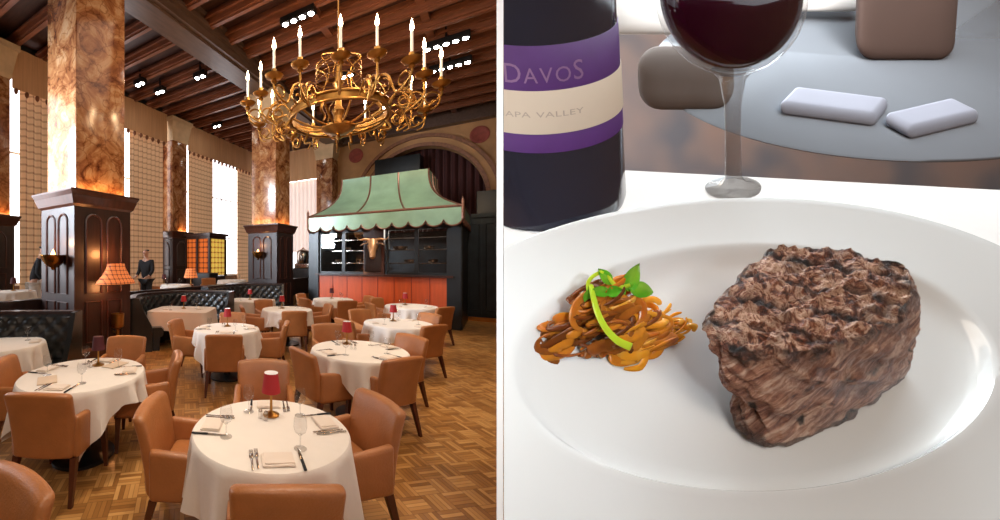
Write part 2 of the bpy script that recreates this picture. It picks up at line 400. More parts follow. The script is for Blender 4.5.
# ------------------------------------------------------------------ pillars
def arch_outline(w, h, n=10):
    r = w/2
    p = [(-r, 0), (-r, h-r)] + [(-r*math.cos(PI*i/n), h-r+r*math.sin(PI*i/n)) for i in range(1, n)] + [(r, h-r), (r, 0)]
    return p
def pillar(name, a, b, w, wm, ztop, zmar, label, z0=0, panels=2, capz=None):
    root = empty(name, (*RM(a, b), 0), RZ); struct(root, label, 'pillar')
    h = w/2
    MB().box((-h, -h, z0), (h, h, ztop-.28)).build('wood_casing', M['wood'], root, smooth=False)
    MB().frustum(ztop-.28, h, h, ztop-.24, h+.04, h+.04).frustum(ztop-.24, h+.04, h+.04, ztop-.1, h+.09, h+.09).frustum(ztop-.1, h+.08, h+.08, ztop-.03, h+.12, h+.12)\
        .box((-h-.12, -h-.12, ztop-.03), (h+.12, h+.12, ztop)).build('cornice', M['woodtrim'], root, smooth=False)
    MB().frustum(z0, h+.06, h+.06, z0+.25, h+.06, h+.06).frustum(z0+.25, h+.06, h+.06, z0+.3, h, h).build('plinth', M['woodtrim'], root, smooth=False)
    hm = wm/2
    MB().rbox((0, 0, (ztop+zmar)/2), (wm, wm, zmar-ztop), .02, 2, 2).build('marble_shaft', M['marble'], root)
    if capz:
        MB().frustum(capz, hm+.02, hm+.02, capz+.1, hm+.05, hm+.05).frustum(capz+.1, hm+.03, hm+.03, zmar-.15, hm+.14, hm+.14).box((-hm-.18, -hm-.18, zmar-.15), (hm+.18, hm+.18, zmar)).build('capital', M['capital'], root, smooth=False)
    pw = (w-.3)/panels
    for face in (0, 1, 2):        # camera side, window side, hall side
        ang = {0: 0, 1: -PI/2, 2: PI/2}[face]
        R = Matrix.Rotation(ang, 4, 'Z')
        for k in range(panels):
            cx = -w/2+.15+pw*(k+.5)
            for (zz, hh) in ((z0+1.25, ztop-.4-(z0+1.25)), (z0+.4, .7)):
                if zz == z0+1.25: pts = [(cx+x, -h-.004, zz+z) for x, z in arch_outline(pw-.12, hh)]
                else: pts = [(cx+x, -h-.004, zz+z) for x, z in ((-(pw-.12)/2, 0), (-(pw-.12)/2, hh), ((pw-.12)/2, hh), ((pw-.12)/2, 0))]
                m2 = MB().tube(pts, .022, 6, closed=True)
                MB().merge(m2, R).build('panel_moulding', M['woodtrim'], root)
    return root
PW = 1.12
p1 = pillar('marble_pillar', 3.84, 6.42, PW, .98, 3.03, GB, 'large square marble pillar in dark wood casing at left foreground', capz=6.9)
p2 = pillar('marble_pillar', 10.54, 6.42, PW, .95, 3.03, GB, 'square marble pillar in dark wood casing behind the chandelier', capz=6.5)
p3 = pillar('marble_pilaster', 3.85, 11.15, .95, .8, 3.03, 7.6, 'marble pilaster at the left edge between the curtained windows', z0=.4, capz=6.7, panels=1)
p4 = pillar('marble_pilaster', 10.5, 11.15, .95, .8, 3.03, 7.6, 'marble pilaster on the window wall behind the amber cabinet', z0=.4, capz=6.7, panels=1)
p5 = pillar('marble_pilaster', 16.5, 6.85, .95, .8, 3.03, 7.6, 'marble pilaster on the back wall left of the green canopy', z0=0, capz=6.7, panels=1)

# ------------------------------------------------------------------ windows, curtains, pelmets
PZ = 6.55
def folds(x0, x1, z0, z1, amp=.05, pitch=.17, y=0, n=None):
    L = x1-x0; n = n or int(L/pitch*6); vs = []; fs = []
    for i in range(n+1):
        x = x0+L*i/n; yy = y+amp*math.sin(2*PI*(x-x0)/pitch)
        vs += [(x, yy, z0), (x, yy, z1)]
    for i in range(n): fs.append((2*i, 2*i+2, 2*i+3, 2*i+1))
    return MB().add(vs, fs)
def win(name, a0, a1, side='L'):
    # window in the window wall (local frame: x along the wall, y towards the wall)
    root = empty(name); struct(root, None, None)
    L = a1-a0
    MB().box((0, .0, 1.2), (L, .02, 7.2)).build('pane', M['daylight'], root, smooth=False)
    mb = MB()
    k = 0.0
    while k <= L+.01:
        mb.box((k-.03, -.06, 1.1), (k+.03, 0, 7.2)); k += L/4
    for z in (1.15, 3.0, 4.9, 7.1): mb.box((0, -.06, z-.03), (L, 0, z+.03))
    mb.build('window_frame', M['white'], root, smooth=False)
    return root
def wallside(root, a0, off=.0):
    root.location = (*RM(a0, B_-off), 0); root.rotation_euler = (0, 0, RZ+PI/2); return root
wallside(win('window_1', 4.4, 9.9), 4.4, .04); wallside(win('window_2', 11.1, 16.6), 11.1, .04)
wallside(win('window_3', -2.4, 3.4), -2.4, .04)
r = win('window_4', 7.35, 9.9); r.location = (*RM(A_-.04, 9.9), 0); r.rotation_euler = (0, 0, RZ)
def curtain(a0, a1, label, m='plaidcurtain', z0=.42):
    o = folds(0, a1-a0, z0, PZ+.15, .05, .2).build('window_curtain', M[m]); wallside(o, a0, .3)
    tag(o, label, 'curtain', 'plaid window curtains'); return o
# plaid runs on local X here
M['plaidcurtain2'] = plaid('plaid_curtain_linen', srgb(214, 180, 144), srgb(140, 100, 76), size=5.0, ax=('X', 'Z'), emit=.2)  # faint emission stands in for daylight coming through the curtains
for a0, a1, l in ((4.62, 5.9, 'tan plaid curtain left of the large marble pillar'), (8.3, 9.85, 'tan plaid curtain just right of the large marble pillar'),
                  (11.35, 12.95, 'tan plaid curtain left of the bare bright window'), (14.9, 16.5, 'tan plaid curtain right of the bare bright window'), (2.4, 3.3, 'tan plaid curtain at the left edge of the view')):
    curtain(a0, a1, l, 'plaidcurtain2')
def pelmet(a0, a1, label):
    root = empty('window_pelmet'); tag(root, label, 'pelmet', 'tan fabric pelmets')
    L = a1-a0
    folds(0, L, PZ, CZ-.28, .015, .5).build('fabric', M['tan'], root)
    mb = MB(); x = .1
    while x < L:
        mb.lathe([(.001, -.16), (.05, -.1), (.06, -.03), (.03, .02)], 8, (x, 0, PZ)); x += .28
    mb.build('scalloped_fringe', mat_tan2, root)
    wallside(root, a0, .5)
mat_tan2 = mat('brown_fringe', srgb(120, 74, 48), .8)
pelmet(4.35, 9.95, 'tan pleated pelmet over the window behind the large pillar'); pelmet(11.1, 16.7, 'tan pleated pelmet over the bare bright window'); pelmet(-2.4, 3.5, 'tan pleated pelmet at the left edge')
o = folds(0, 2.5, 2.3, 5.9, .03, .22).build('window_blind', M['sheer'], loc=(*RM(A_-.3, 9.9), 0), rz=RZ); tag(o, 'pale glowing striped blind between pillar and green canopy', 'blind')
root = empty('window_pelmet', (*RM(A_-.45, 10.0), 0), RZ); tag(root, 'tan pelmet above the pale blind on the back wall', 'pelmet')
folds(0, 2.8, 5.9, CZ-.5, .015, .5).build('fabric', M['tan'], root)
# back counter under the blind
o = MB().rbox((0, 0, .75), (2.6, .6, 1.5), .03).build('back_counter', M['black'], loc=(*RM(15.9, 8.4), 0), rz=RZ); tag(o, 'dark service counter below the pale blind', 'counter')
# coffee machine, chrome, on the counter
cm = empty('coffee_machine', (*RM(15.8, 7.8), 1.5), RZ); tag(cm, 'round polished coffee machine on the dark service counter', 'coffee machine')
MB().rbox((0, 0, .12), (.8, .4, .24), .04).build('machine_base', M['silver'], cm)
MB().lathe([(.3, .24), (.34, .4), (.34, .7), (.26, .85), (.1, .92), (.03, 1.0)], 24).build('boiler', M['silver'], cm)

# ------------------------------------------------------------------ green canopy and kitchen block
KA = 11.0; kb0, kb1 = 1.12, 4.85
kit = empty('kitchen_counter', (*RM(KA, 0), 0), RZ); tag(kit, 'open kitchen block with orange panelled front under the green canopy', 'kitchen counter')
mb = MB()
MB().box((-kb1, 0, .08), (-kb0-.02, .3, 1.37)).build('orange_front', M['orange'], kit, smooth=False)
mb = MB(); 
for i in range(9):
    x = -kb1+(kb1-kb0)*i/8; mb.box((x-.008, -.012, .08), (x+.008, 0, 1.37))
mb.build('front_seams', mat('dark_orange_seam', srgb(140, 42, 22), .5), kit, smooth=False)
MB().box((-kb1-.1, -.12, 1.37), (-kb0+.1, .4, 1.43)).build('counter_ledge', M['woodtrim'], kit, smooth=False)
for x in (-kb0+.12, -kb1-.18):
    MB().box((x-.17, -.06, 0), (x+.17, .3, 2.9)).build('corner_post', M['black'], kit, smooth=False)
MB().box((-kb0+.25, 0, 0), (-kb0+.31, 3.5, 2.9)).build('side_wall', M['black'], kit, smooth=False)
MB().box((-kb1-.35, 0, 0), (-kb1-.29, 3.5, 2.9)).build('side_wall', M['black'], kit, smooth=False)
MB().box((-kb1-.3, 3.4, 0), (-kb0+.3, 3.5, 2.9)).build('rear_wall', M['steelblue'], kit, smooth=False)
# glazed hatch units
for j in range(4):
    w = (kb1-kb0-.5)/4; x0 = [-kb1, -kb1+w, -kb0-2*w, -kb0-w][j]
    fr = MB().box((x0, .02, 1.43), (x0+.05, .1, 2.85)).box((x0+w-.05, .02, 1.43), (x0+w, .1, 2.85)).box((x0, .02, 1.43), (x0+w, .1, 1.5)).box((x0, .02, 2.72), (x0+w, .1, 2.85)).build('hatch_frame', M['black'], kit, smooth=False)
    MB().box((x0+.05, .06, 1.5), (x0+w-.05, .07, 2.72)).build('pane', M['glass'], fr, smooth=False)
for z in (1.75, 2.15, 2.5):
    MB().box((-kb1, .5, z), (-kb0, .9, z+.025)).build('steel_shelf', M['silver'], kit, smooth=False)
cxb = 3.1
MB().box((-cxb-.3, -.04, 1.43), (-cxb+.3, .12, 2.85)).build('centre_panel', M['woodtrim'], kit, smooth=False)
for i, (x, z, w) in enumerate(((-4.5, 1.78, .3), (-4.2, 2.18, .4), (-3.7, 1.78, .35), (-2.5, 2.18, .5), (-2.2, 1.78, .45), (-1.7, 2.18, .35), (-1.6, 1.78, .3))):
    o = MB().lathe([(w*.3, 0), (w*.42, .03), (w*.45, .1), (w*.42, .1), (w*.3, .03)], 18).build('steel_pan', M['silver'], loc=(*RM(KA+.7, -x), z-.003), rz=RZ)
    tag(o, 'shiny steel pan on a shelf behind the kitchen hatch glass', 'pan', 'pans behind the kitchen glass')
# canopy
can = empty('kitchen_canopy', (*RM(0, 0), 0), RZ); tag(can, 'green copper pagoda canopy with scalloped edge over the open kitchen', 'canopy')
X0, X1, Y0c, Y1c = -5.06, -.77, 10.6, 15.0
T0, T1, U0, U1 = -4.45, -1.76, 12.0, 13.8
def caps(h):
    s = 1-(1-h)**2.7
    return (X0+(T0-X0)*s, X1+(T1-X1)*s, Y0c+(U0-Y0c)*s, Y1c+(U1-Y1c)*s, 3.24+(4.62-3.24)*h)
def face_pts(h, side, t):
    x0, x1, y0, y1, z = caps(h)
    return {0: (x0+(x1-x0)*t, y0, z), 1: (x1, y0+(y1-y0)*t, z), 2: (x1-(x1-x0)*t, y1, z), 3: (x0, y1-(y1-y0)*t, z)}[side]
for side in range(4):
    vs = []; fs = []; nh, ntt = 14, 2
    for i in range(nh+1):
        for j in range(ntt): vs.append(face_pts(i/nh, side, j))
    for i in range(nh): fs.append((2*i, 2*i+1, 2*i+3, 2*i+2))
    MB().add(vs, fs).build('roof_side', M['green'], can)
MB().box((T0, U0, 4.58), (T1, U1, 4.62)).build('roof_top', M['green'], can, smooth=False)
for side, ts in ((0, (0, .36, .68)), (1, (0, .4, .75)), (2, (0,)), (3, (0, .5))):
    for t in ts:
        MB().tube([face_pts(i/14, side, t) for i in range(15)], .028, 6).build('seam_rib', M['copper'], can)
def fascia(p0, p1, nrm):
    p0, p1 = Vector(p0), Vector(p1); L = (p1-p0).length; d = (p1-p0)/L
    nseg = max(3, round(L/.42)); n = nseg*10; vs = []; fs = []
    for i in range(n+1):
        f = i/n; ph = (f*nseg) % 1.0
        zz = 2.9 - .16*math.sqrt(max(0, math.sin(PI*ph)))
        if i % 10 == 0: zz = 2.9
        q = p0+d*L*f
        vs += [(q.x, q.y, zz), (q.x, q.y, 3.24)]
        e = q+Vector(nrm)*.02
        vs += [(e.x, e.y, zz), (e.x, e.y, 3.24)]
    for i in range(n):
        a = 4*i; fs += [(a, a+4, a+5, a+1), (a+2, a+3, a+7, a+6), (a, a+2, a+6, a+4)]
    MB().add(vs, fs).build('scalloped_valance', M['green'], can, smooth=False)
    MB().tube([(vs[4*i+2][0], vs[4*i+2][1], vs[4*i+2][2]) for i in range(n+1)], .022, 5).build('valance_edge', M['copper'], can)
    MB().tube([(p0.x, p0.y, 3.24), (p1.x, p1.y, 3.24)], .04, 6).build('gutter_rail', M['copper'], can)
fascia((X0, Y0c, 0), (X1, Y0c, 0), (0, -1, 0)); fascia((X1, Y0c, 0), (X1, Y1c, 0), (1, 0, 0)); fascia((X0, Y1c, 0), (X0, Y0c, 0), (-1, 0, 0))
for x in (X0, X1): MB().lathe([(.04, -.4), (.04, .08), (.015, .12), (.0, .2)], 8, (x, Y0c, 3.3)).build('corner_finial', M['copper'], can)
# bull head
bh = empty('bull_head', (*RM(KA-.1, cxb), 2.3), math.radians(-21)); tag(bh, 'bronze bull head with wide horns mounted on the kitchen front', 'bull head')
MB().rbox((0, .02, -.3), (.5, .06, 1.0), .03).build('plaque', M['wood'], bh)
hp = [(0, .02, -.06), (0, -.1, .02), (0, -.22, .05), (0, -.3, -.08), (0, -.34, -.24), (0, -.36, -.36), (0, -.36, -.41)]
MB().tube(hp, [.15, .16, .155, .13, .09, .085, .04], 16).build('head', M['bull'], bh)
for s in (-1, 1):
    MB().tube(cat_path([(s*.08, -.2, .14), (s*.22, -.22, .17), (s*.36, -.25, .15), (s*.44, -.28, .23)], 5), [.05-.045*i/15 for i in range(16)], 10).build('horn', M['bull'], bh)
    MB().tube([(s*.15, -.2, .06), (s*.25, -.22, .03), (s*.34, -.24, -.02)], [.02, .055, .01], 8, flat=.4).build('ear', M['bull'], bh)
    MB().rbox((s*.13, -.36, .02), (.05, .04, .04), .018).build('eye', M['black'], bh)
# dark cabinets right of the kitchen
cb = empty('black_wall_cabinet', (*RM(13.0, 0), 0), RZ); tag(cb, 'tall black panelled cabinet run right of the kitchen post', 'cabinet')
MB().box((-.95, 0, .12), (.62, .8, 3.15)).build('body', M['steelblue'], cb, smooth=False)
for i in range(3):
    x = -.93+i*.52
    d = MB().box((x, -.03, .2), (x+.48, 0, 3.1)).build('door', M['steelblue'], cb, smooth=False)
    MB().tube([(x+.07, -.045, .35), (x+.07, -.045, 2.95), (x+.41, -.045, 2.95), (x+.41, -.045, .35)], .015, 6, closed=True).build('panel_moulding', M['black'], d)
MB().box((-.98, -.06, 3.15), (.68, .85, 3.27)).build('cornice', M['steelblue'], cb, smooth=False)
MB().box((-.95, -.04, 0), (.62, .8, .12)).build('brass_kick_plate', M['brass_kick'], cb, smooth=False)
o = MB().rbox((0, 0, 2.1), (.9, .05, 4.2), .01).build('tall_dark_screen', M['black'], loc=(*RM(14.5, .2), 0), rz=RZ); tag(o, 'tall black screen rising behind the kitchen at right', 'screen')

# ------------------------------------------------------------------ amber glass cabinet on the platform
ac = empty('display_cabinet', (*RM(0, 0), 0), RZ); tag(ac, 'dark wood cabinet with glowing amber leaded glass near the bright window', 'cabinet')
a0, a1, b0, b1 = 10.43, 11.4, 9.1, 10.33
MB().box((-b1, a0, .4), (-b0, a1, 1.25)).build('cabinet_base', M['wood'], ac, smooth=False)
MB().box((-b1-.1, a0-.1, 2.82), (-b0+.1, a1+.1, 2.92)).box((-b1-.02, a0-.02, 2.7), (-b0+.02, a1+.02, 2.82)).build('cornice', M['woodtrim'], ac, smooth=False)
for x, y in ((-b1, a0), (-b0, a0), (-b1, a1), (-b0, a1), (-(b0+b1)/2, a0)):
    MB().box((x-.04, y-.04, 1.25), (x+.04, y+.04, 2.7)).build('corner_post', M['wood'], ac, smooth=False)
MB().box((-b1, a0+.02, 1.3), (-b0, a0+.04, 2.7)).build('front_glass', M['amberglass'], ac, smooth=False)
MB().box((-b0-.04, a0, 1.3), (-b0-.02, a1, 2.7)).build('side_glass', M['amberglass2'], ac, smooth=False)
o = MB().rbox((0, 0, .5), (.8, .5, 1.0), .03).build('wine_cabinet', M['black'], loc=(*RM(10.05, 8.95), .4), rz=RZ); tag(o, 'low black wine cabinet in front of the amber glass cabinet', 'cabinet')

# ------------------------------------------------------------------ wall lamps
def sconce_bowl(a, b, z, face, label, s=1.0):
    o = empty('wall_sconce', (*RM(a, b), z), RZ+face); tag(o, label, 'wall sconce')
    prof = [(.03, -.22), (.05, -.17), (.14, -.12), (.2, -.03), (.24, .07), (.27, .09), (.27, .1), (.23, .085), (.18, -.0), (.02, -.08)]
    MB().lathe([(r*s, zz*s) for r, zz in prof], 24, (0, -.21*s, 0)).build('bowl', M['bowl'], o)
    MB().tube([(0, 0, -.05*s), (0, -.1*s, -.15*s), (0, -.21*s, -.15*s)], .02*s, 8).build('bracket', M['bowl'], o)
    MB().lathe([(.03*s, 0), (.05*s, .06*s), (.03*s, .14*s), (.001, .2*s)], 12, (0, -.21*s, .02)).build('bulb', M['glow'], o)
    lamp(o.matrix_basis @ Vector((0, -.21*s, .3)), 9*s, (1, .5, .2), .06)
    return o
def lamp(p, e, c, r=.1):
    l = bpy.data.lights.new('lamp_light', 'POINT'); l.energy = e; l.color = c; l.shadow_soft_size = r
    o = bpy.data.objects.new('lamp_light', l); col.objects.link(o); o.location = p; return o
h = PW/2
sconce_bowl(3.84-h, 6.22, 1.84, 0, 'large brass bowl sconce on the left face of the foreground pillar casing', .8)
sconce_bowl(10.54-h, 6.42+.05, 2.05, 0, 'small brass cup sconce on the far pillar casing', .8)
# plaid shade on the hall face
o = empty('wall_lamp', (*RM(3.86, 6.42-h), 1.52), RZ+PI/2); tag(o, 'glowing plaid flared lampshade on the right face of the foreground pillar', 'wall lamp')
vs = []; fs = []; nn = 24
for j, (sx, sy, z) in enumerate(((.36, .26, -.1), (.34, .25, -.06), (.26, .17, .04), (.18, .12, .17), (.16, .11, .25))):
    for i in range(nn):
        w = 2*PI*i/nn; vs.append((sx*math.cos(w), -.32+sy*math.sin(w), z))
for j in range(4):
    for i in range(nn): fs.append((j*nn+i, j*nn+(i+1) % nn, (j+1)*nn+(i+1) % nn, (j+1)*nn+i))
MB().add(vs, fs).build('lamp_shade', M['plaidshade'], o)
MB().tube([(0, 0, -.05), (0, -.15, -.1), (0, -.3, .02)], .02, 8).build('bracket', M['bowl'], o)
lamp(o.matrix_basis @ Vector((0, -.3, .42)), 22, (1, .38, .12), .08); lamp(o.matrix_basis @ Vector((0, -.3, -.2)), 10, (1, .4, .14), .08)
# low brass lantern
o = empty('wall_lantern', (*RM(4.02, 6.42-h), .62), RZ+PI/2); tag(o, 'small brass lantern low on the pillar casing behind the left table', 'lantern')
MB().lathe([(.03, -.18), (.03, -.05), (.11, 0), (.12, .24), (.1, .24), (.09, .02)], 16, (0, -.14, 0)).build('lantern_body', M['brass'], o)
MB().tube([(0, 0, -.1), (0, -.14, -.12)], .015, 6).build('bracket', M['brass'], o)
# plaid table-side lampshade on the platform
o = empty('plaid_table_lamp', (*G(191, 290, .4+.0), .4), 0)
o.location = (-1.62, 10.2, 1.15); tag(o, 'orange glowing plaid lampshade on the raised table by the amber cabinet', 'lamp')
MB().lathe([(.2, .2), (.13, .46)], 20, cap=False).build('lamp_shade', M['plaidshade'], o); MB().lathe([(.09, 0), (.02, .03), (.015, .3)], 12).build('lamp_base', M['brass'], o)
# warm up-lights concealed on top of the casings
for (a, b, w) in ((3.84, 6.42, 1.0), (10.54, 6.42, 1.0), (4.0, 11.15, .8), (10.75, 11.15, .8)):
    for (da, db) in ((-w*.5-.06, 0), (0, -w*.5-.06)):
        l = bpy.data.lights.new('casing_uplight', 'AREA'); l.energy = 4.5; l.color = (1, .55, .22); l.shape = 'RECTANGLE'; l.size = w*.9; l.size_y = .06
        ob = bpy.data.objects.new('casing_uplight', l); col.objects.link(ob); ob.location = (*RM(a+da, b+db), 3.06)
        ob.rotation_euler = (PI, 0, RZ+(PI/2 if db else 0))

# ------------------------------------------------------------------ chandelier
chx, chy, chz = 1.63, 6.5, 4.42
ch = empty('brass_chandelier', (chx, chy, chz)); tag(ch, 'huge brass candle chandelier hanging above the tables', 'chandelier')
RR = .85
def ring(r, z0, z1, t, n=64):
    vs = []; fs = []
    for i in range(n):
        w = 2*PI*i/n; c, s = math.cos(w), math.sin(w)
        for rr, z in ((r, z0), (r+t, z0+.01), (r+t, z1-.01), (r, z1)): vs.append((rr*c, rr*s, z))
    for i in range(n):
        j = (i+1) % n
        for k in range(4): fs.append((4*i+k, 4*j+k, 4*j+(k+1) % 4, 4*i+(k+1) % 4))
    return MB().add(vs, fs)
ring(RR-.03, -.05, .07, .05).build('ring_band', M['brass'], ch)
MB().tube([((RR+.03)*math.cos(2*PI*i/64), (RR+.03)*math.sin(2*PI*i/64), .08) for i in range(64)], .022, 6, closed=True).build('ring_moulding', M['brass'], ch)
MB().tube([((RR+.03)*math.cos(2*PI*i/64), (RR+.03)*math.sin(2*PI*i/64), -.06) for i in range(64)], .022, 6, closed=True).build('ring_moulding', M['brass'], ch)
MB().lathe([(.02, -.42), (.05, -.36), (.03, -.32), (.2, -.28), (.3, -.22), (.3, -.18), (.1, -.14), (.08, 0), (.12, .1), (.06, .2), (.05, .5), (.1, .6), (.05, .7), (.03, 1.1), (.05, 1.15), (.012, 1.2), (.012, 3.4)], 20).build('central_stem', M['brass'], ch)
for k in range(12):
    w = 2*PI*k/12; c, s = math.cos(w), math.sin(w)
    MB().tube(cat_path([(.18*c, .18*s, -.2), (.5*c, .5*s, -.17), (RR*c, RR*s, -.02)], 5), .02, 6).build('spoke', M['brass'], ch)
for k in range(6):    # upper cage scrolls
    w = 2*PI*(k+.5)/6; c, s = math.cos(w), math.sin(w)
    MB().tube(cat_path([(RR*c, RR*s, .08), (.7*c, .7*s, .45), (.35*c, .35*s, .45), (.22*c, .22*s, .8), (.4*c, .4*s, 1.0), (.05*c, .05*s, 1.15)], 6), .009, 6).build('cage_scroll', M['brass'], ch)
for k in range(4):
    MB().tube([(.4*math.cos(2*PI*i/32), .4*math.sin(2*PI*i/32), .62+.1*k) for i in range(32)], .008, 4, closed=True).build('cage_ring', M['brass'], ch)
def arm(w, R, ztip, low):
    c, s = math.cos(w), math.sin(w); P = lambda r, z, off=0: (r*c-off*s, r*s+off*c, z)
    pts = [P(RR, 0), P(RR+.18, .24 if not low else .16), P(RR+.36, .16 if not low else -.02), P(R-.28, -.14 if not low else -.2), P(R-.02, -.02), P(R, .12), P(R, ztip-.5)]
    a = MB().tube(cat_path(pts, 7), .018, 7)
    # scrolls
    def scroll(cr, cz, r0, turns, sgn, a0):
        q = []
        for i in range(26):
            t = i/25; ang = a0+sgn*turns*2*PI*t; rr = r0*(1-.78*t)
            q.append(P(cr+rr*math.cos(ang), cz+rr*math.sin(ang)))
        return q
    a.tube(scroll(R-.15, -.03, .16, 1.2, 1, -PI/2), .015, 6)
    a.tube(scroll(RR+.26, .02, .15, 1.2, -1, PI/2), .014, 6)
    ob = a.build('candle_arm', M['brass'], ch)
    cz = ztip-.5
    MB().lathe([(.02, -.1), (.05, -.07), (.03, -.03), (.12, .0), (.14, .03), (.06, .03), (.04, .1), (.04, .12), (.02, .12)], 16, P(R, cz)).build('drip_pan', M['brass'], ob)
    MB().lathe([(.02, .1), (.02, .42)], 10, P(R, cz)).build('candle', M['candle'], ob)
    MB().lathe([(.008, .42), (.03, .46), (.024, .51), (.002, .6)], 8, P(R, cz)).build('flame', M['flame'], ob)
for k in range(10): arm(math.radians(-103+36*k), 1.64, .66, False)
for k in range(8): arm(math.radians(-82+45*k), 1.42, .8, True)
for k in range(6):
    w = 2*PI*k/6; MB().tube(cat_path([(RR*math.cos(w), RR*math.sin(w), -.05), ((RR+.1)*math.cos(w), (RR+.1)*math.sin(w), -.2), (RR*.9*math.cos(w), RR*.9*math.sin(w), -.25), (RR*math.cos(w), RR*math.sin(w), -.36)], 5), [.03-.0012*i for i in range(16)], 7).build('pendant_drop', M['brass'], ch)
for k in range(5):
    w = 2*PI*k/5; lamp((chx+1.2*math.cos(w), chy+1.2*math.sin(w), chz+1.0), 42, (1, .66, .36), .12)

# ------------------------------------------------------------------ ceiling spotlights
def spots(u, v, n, label, dirv=None):
    Z = CZ-.5; x, y = G(u, v, Z)
    o = empty('ceiling_spotlight', (x, y, Z), RZ); tag(o, label, 'spotlight', 'ceiling spotlight clusters')
    L = n*.22
    MB().rbox((0, 0, .1), (L, .2, .16), .02).box((-.02, -.02, .1), (.02, .02, .5)).build('housing', M['spotbody'], o)
    for i in range(n):
        MB().lathe([(.07, 0), (.06, -.015), (.001, -.02)], 14, (-L/2+.11+.22*i, 0, .02)).build('lens', M['spot'], o)
for u, v, n, l in ((298, 20, 4, 'row of four ceiling spots left of the tallest candle'), (446, 45, 5, 'row of five ceiling spots at the upper right'), (450, 68, 5, 'second row of five ceiling spots at the upper right'),
                (347, 77, 2, 'pair of ceiling spots seen through the chandelier'), (140, 85, 2, 'pair of ceiling spots right of the large pillar'), (160, 93, 2, 'pair of ceiling spots above the aisle, second from the large pillar'),
                (200, 78, 2, 'pair of ceiling spots above the aisle, near the girder'), (217, 127, 2, 'pair of ceiling spots deep in the aisle'), (291, 135, 2, 'pair of ceiling spots just right of the far pillar top')):
    spots(u, v, n, l)

# ------------------------------------------------------------------ armchair
def make_chair():
    root = empty('dining_armchair')
    def bend(p):      # backrest: curved in plan, leaning back, taller in the middle
        x, y, z = p
        t = (z-.32)/.52
        return (x*(.93+.07*t), y + .35*x*x*1.2 - .09*t*t - .02, z + (.02*(1-(x/.28)**2) if t > .6 else 0))
    MB().rbox((0, -.26, .58), (.51, .085, .5), .035, 3, 6, bend).build('backrest', M['leather'], root)
    MB().rbox((0, .02, .42), (.46, .5, .13), .045, 3, 4, lambda p: (p[0], p[1], p[2]+.015*math.cos(p[0]*5)*math.cos(p[1]*4))).build('seat', M['leather'], root)
    MB().rbox((0, .0, .335), (.485, .5, .05), .015, 2, 2).build('seat_rail', M['leather2'], root)
    for s in (-1, 1):
        def armf(p, s=s):
            x, y, z = p; t = (y+.27)/.5
            if z > .5: z = z - .05*t
            return (x+s*.012*math.cos(t*3)-(s*.02*(1-t)), y, z)
        MB().rbox((s*.248, -.015, .485), (.062, .5, .32), .03, 3, 4, armf).build('armrest', M['leather'], root)
        MB().frustum(0, .014, .014, .33, .024, .026, (s*.25, .225), (s*.235, .21)).build('leg', M['leg'], root)
        MB().frustum(0, .014, .014, .33, .024, .026, (s*.245, -.33), (s*.225, -.24)).build('leg', M['leg'], root)
    return root
proto = [None]
def chair(x, y, face, label, z=0, group='tan leather dining armchairs'):
    if proto[0] is None: o = proto[0] = make_chair()
    else: o = copy_tree(proto[0])
    o.location = (x, y, z); o.rotation_euler = (0, 0, math.radians(face)-PI/2)
    tag(o, label, 'chair', group); return o
# face = direction (degrees) the sitter looks: 90 = away from the camera

# ------------------------------------------------------------------ tables
def cloth_round(R, drop, extra, rot, seed, z=.765):
    rnd = random.Random(seed); n = 120; vs = [(0, 0, z)]; fs = []
    rings = [R*.5, R*.92, R-.006, R+.004]; levels = [z, z, z-.001, z-.012]
    ph = rnd.uniform(0, 6)
    for r, zz in zip(rings, levels):
        for i in range(n):
            w = 2*PI*i/n; vs.append((r*math.cos(w), r*math.sin(w), zz))
    K = 12
    for k in range(1, K+1):
        t = k/K
        for i in range(n):
            w = 2*PI*i/n; q = (w-rot) % (PI/2)-PI/4
            d = drop + extra*(1/max(math.cos(q), .707)-1)/.414*-1 + extra
            q2 = abs(((w-rot) % (PI/2))-PI/4)       # 0 at the middle of an edge, 45 deg at a corner
            d = drop + extra*(q2/(PI/4))**1.9
            rip = .026*math.sin(w*12+ph+1.5*math.sin(w*2))+.016*math.sin(w*21+ph*2)
            corner = (q2/(PI/4))**6
            r = R+.008+t*(.02+rip*1.5)+corner*t*.05
            vs.append((r*math.cos(w), r*math.sin(w), z-.012-t*d))
    m = 4+K
    for i in range(n): fs.append((0, 1+i, 1+(i+1) % n))
    for j in range(m-1):
        for i in range(n):
            a = 1+j*n+i; b = 1+j*n+(i+1) % n; fs.append((a, a+n, b+n, b))
    return MB().add(vs, fs)
def cloth_square(hx, hy, drop, seed, z=.765):
    rnd = random.Random(seed); vs = []; fs = []; n = 112; ph = rnd.uniform(0, 6)
    def sq(w, gx, gy):
        c, s = math.cos(w), math.sin(w); e = 9
        k = (abs(c/gx)**e+abs(s/gy)**e)**(-1/e); return k*c, k*s
    vs.append((0, 0, z))
    for f, zz in ((.5, z), (.97, z), (1.0, z-.008)):
        for i in range(n):
            x, y = sq(2*PI*i/n, hx*f, hy*f); vs.append((x, y, zz))
    K = 8
    for k in range(1, K+1):
        t = k/K
        for i in range(n):
            w = 2*PI*i/n; x, y = sq(w, hx, hy)
            cn = min(1, abs(x)/hx)*min(1, abs(y)/hy)
            f = 1+t*(.04+.03*math.sin(w*11+ph)+.1*cn**8)
            vs.append((x*f, y*f, z-.008-t*(drop+.12*cn**10)))
    m = 3+K
    for i in range(n): fs.append((0, 1+i, 1+(i+1) % n))
    for j in range(m-1):
        for i in range(n):
            a = 1+j*n+i; b = 1+j*n+(i+1) % n; fs.append((a, a+n, b+n, b))
    return MB().add(vs, fs)
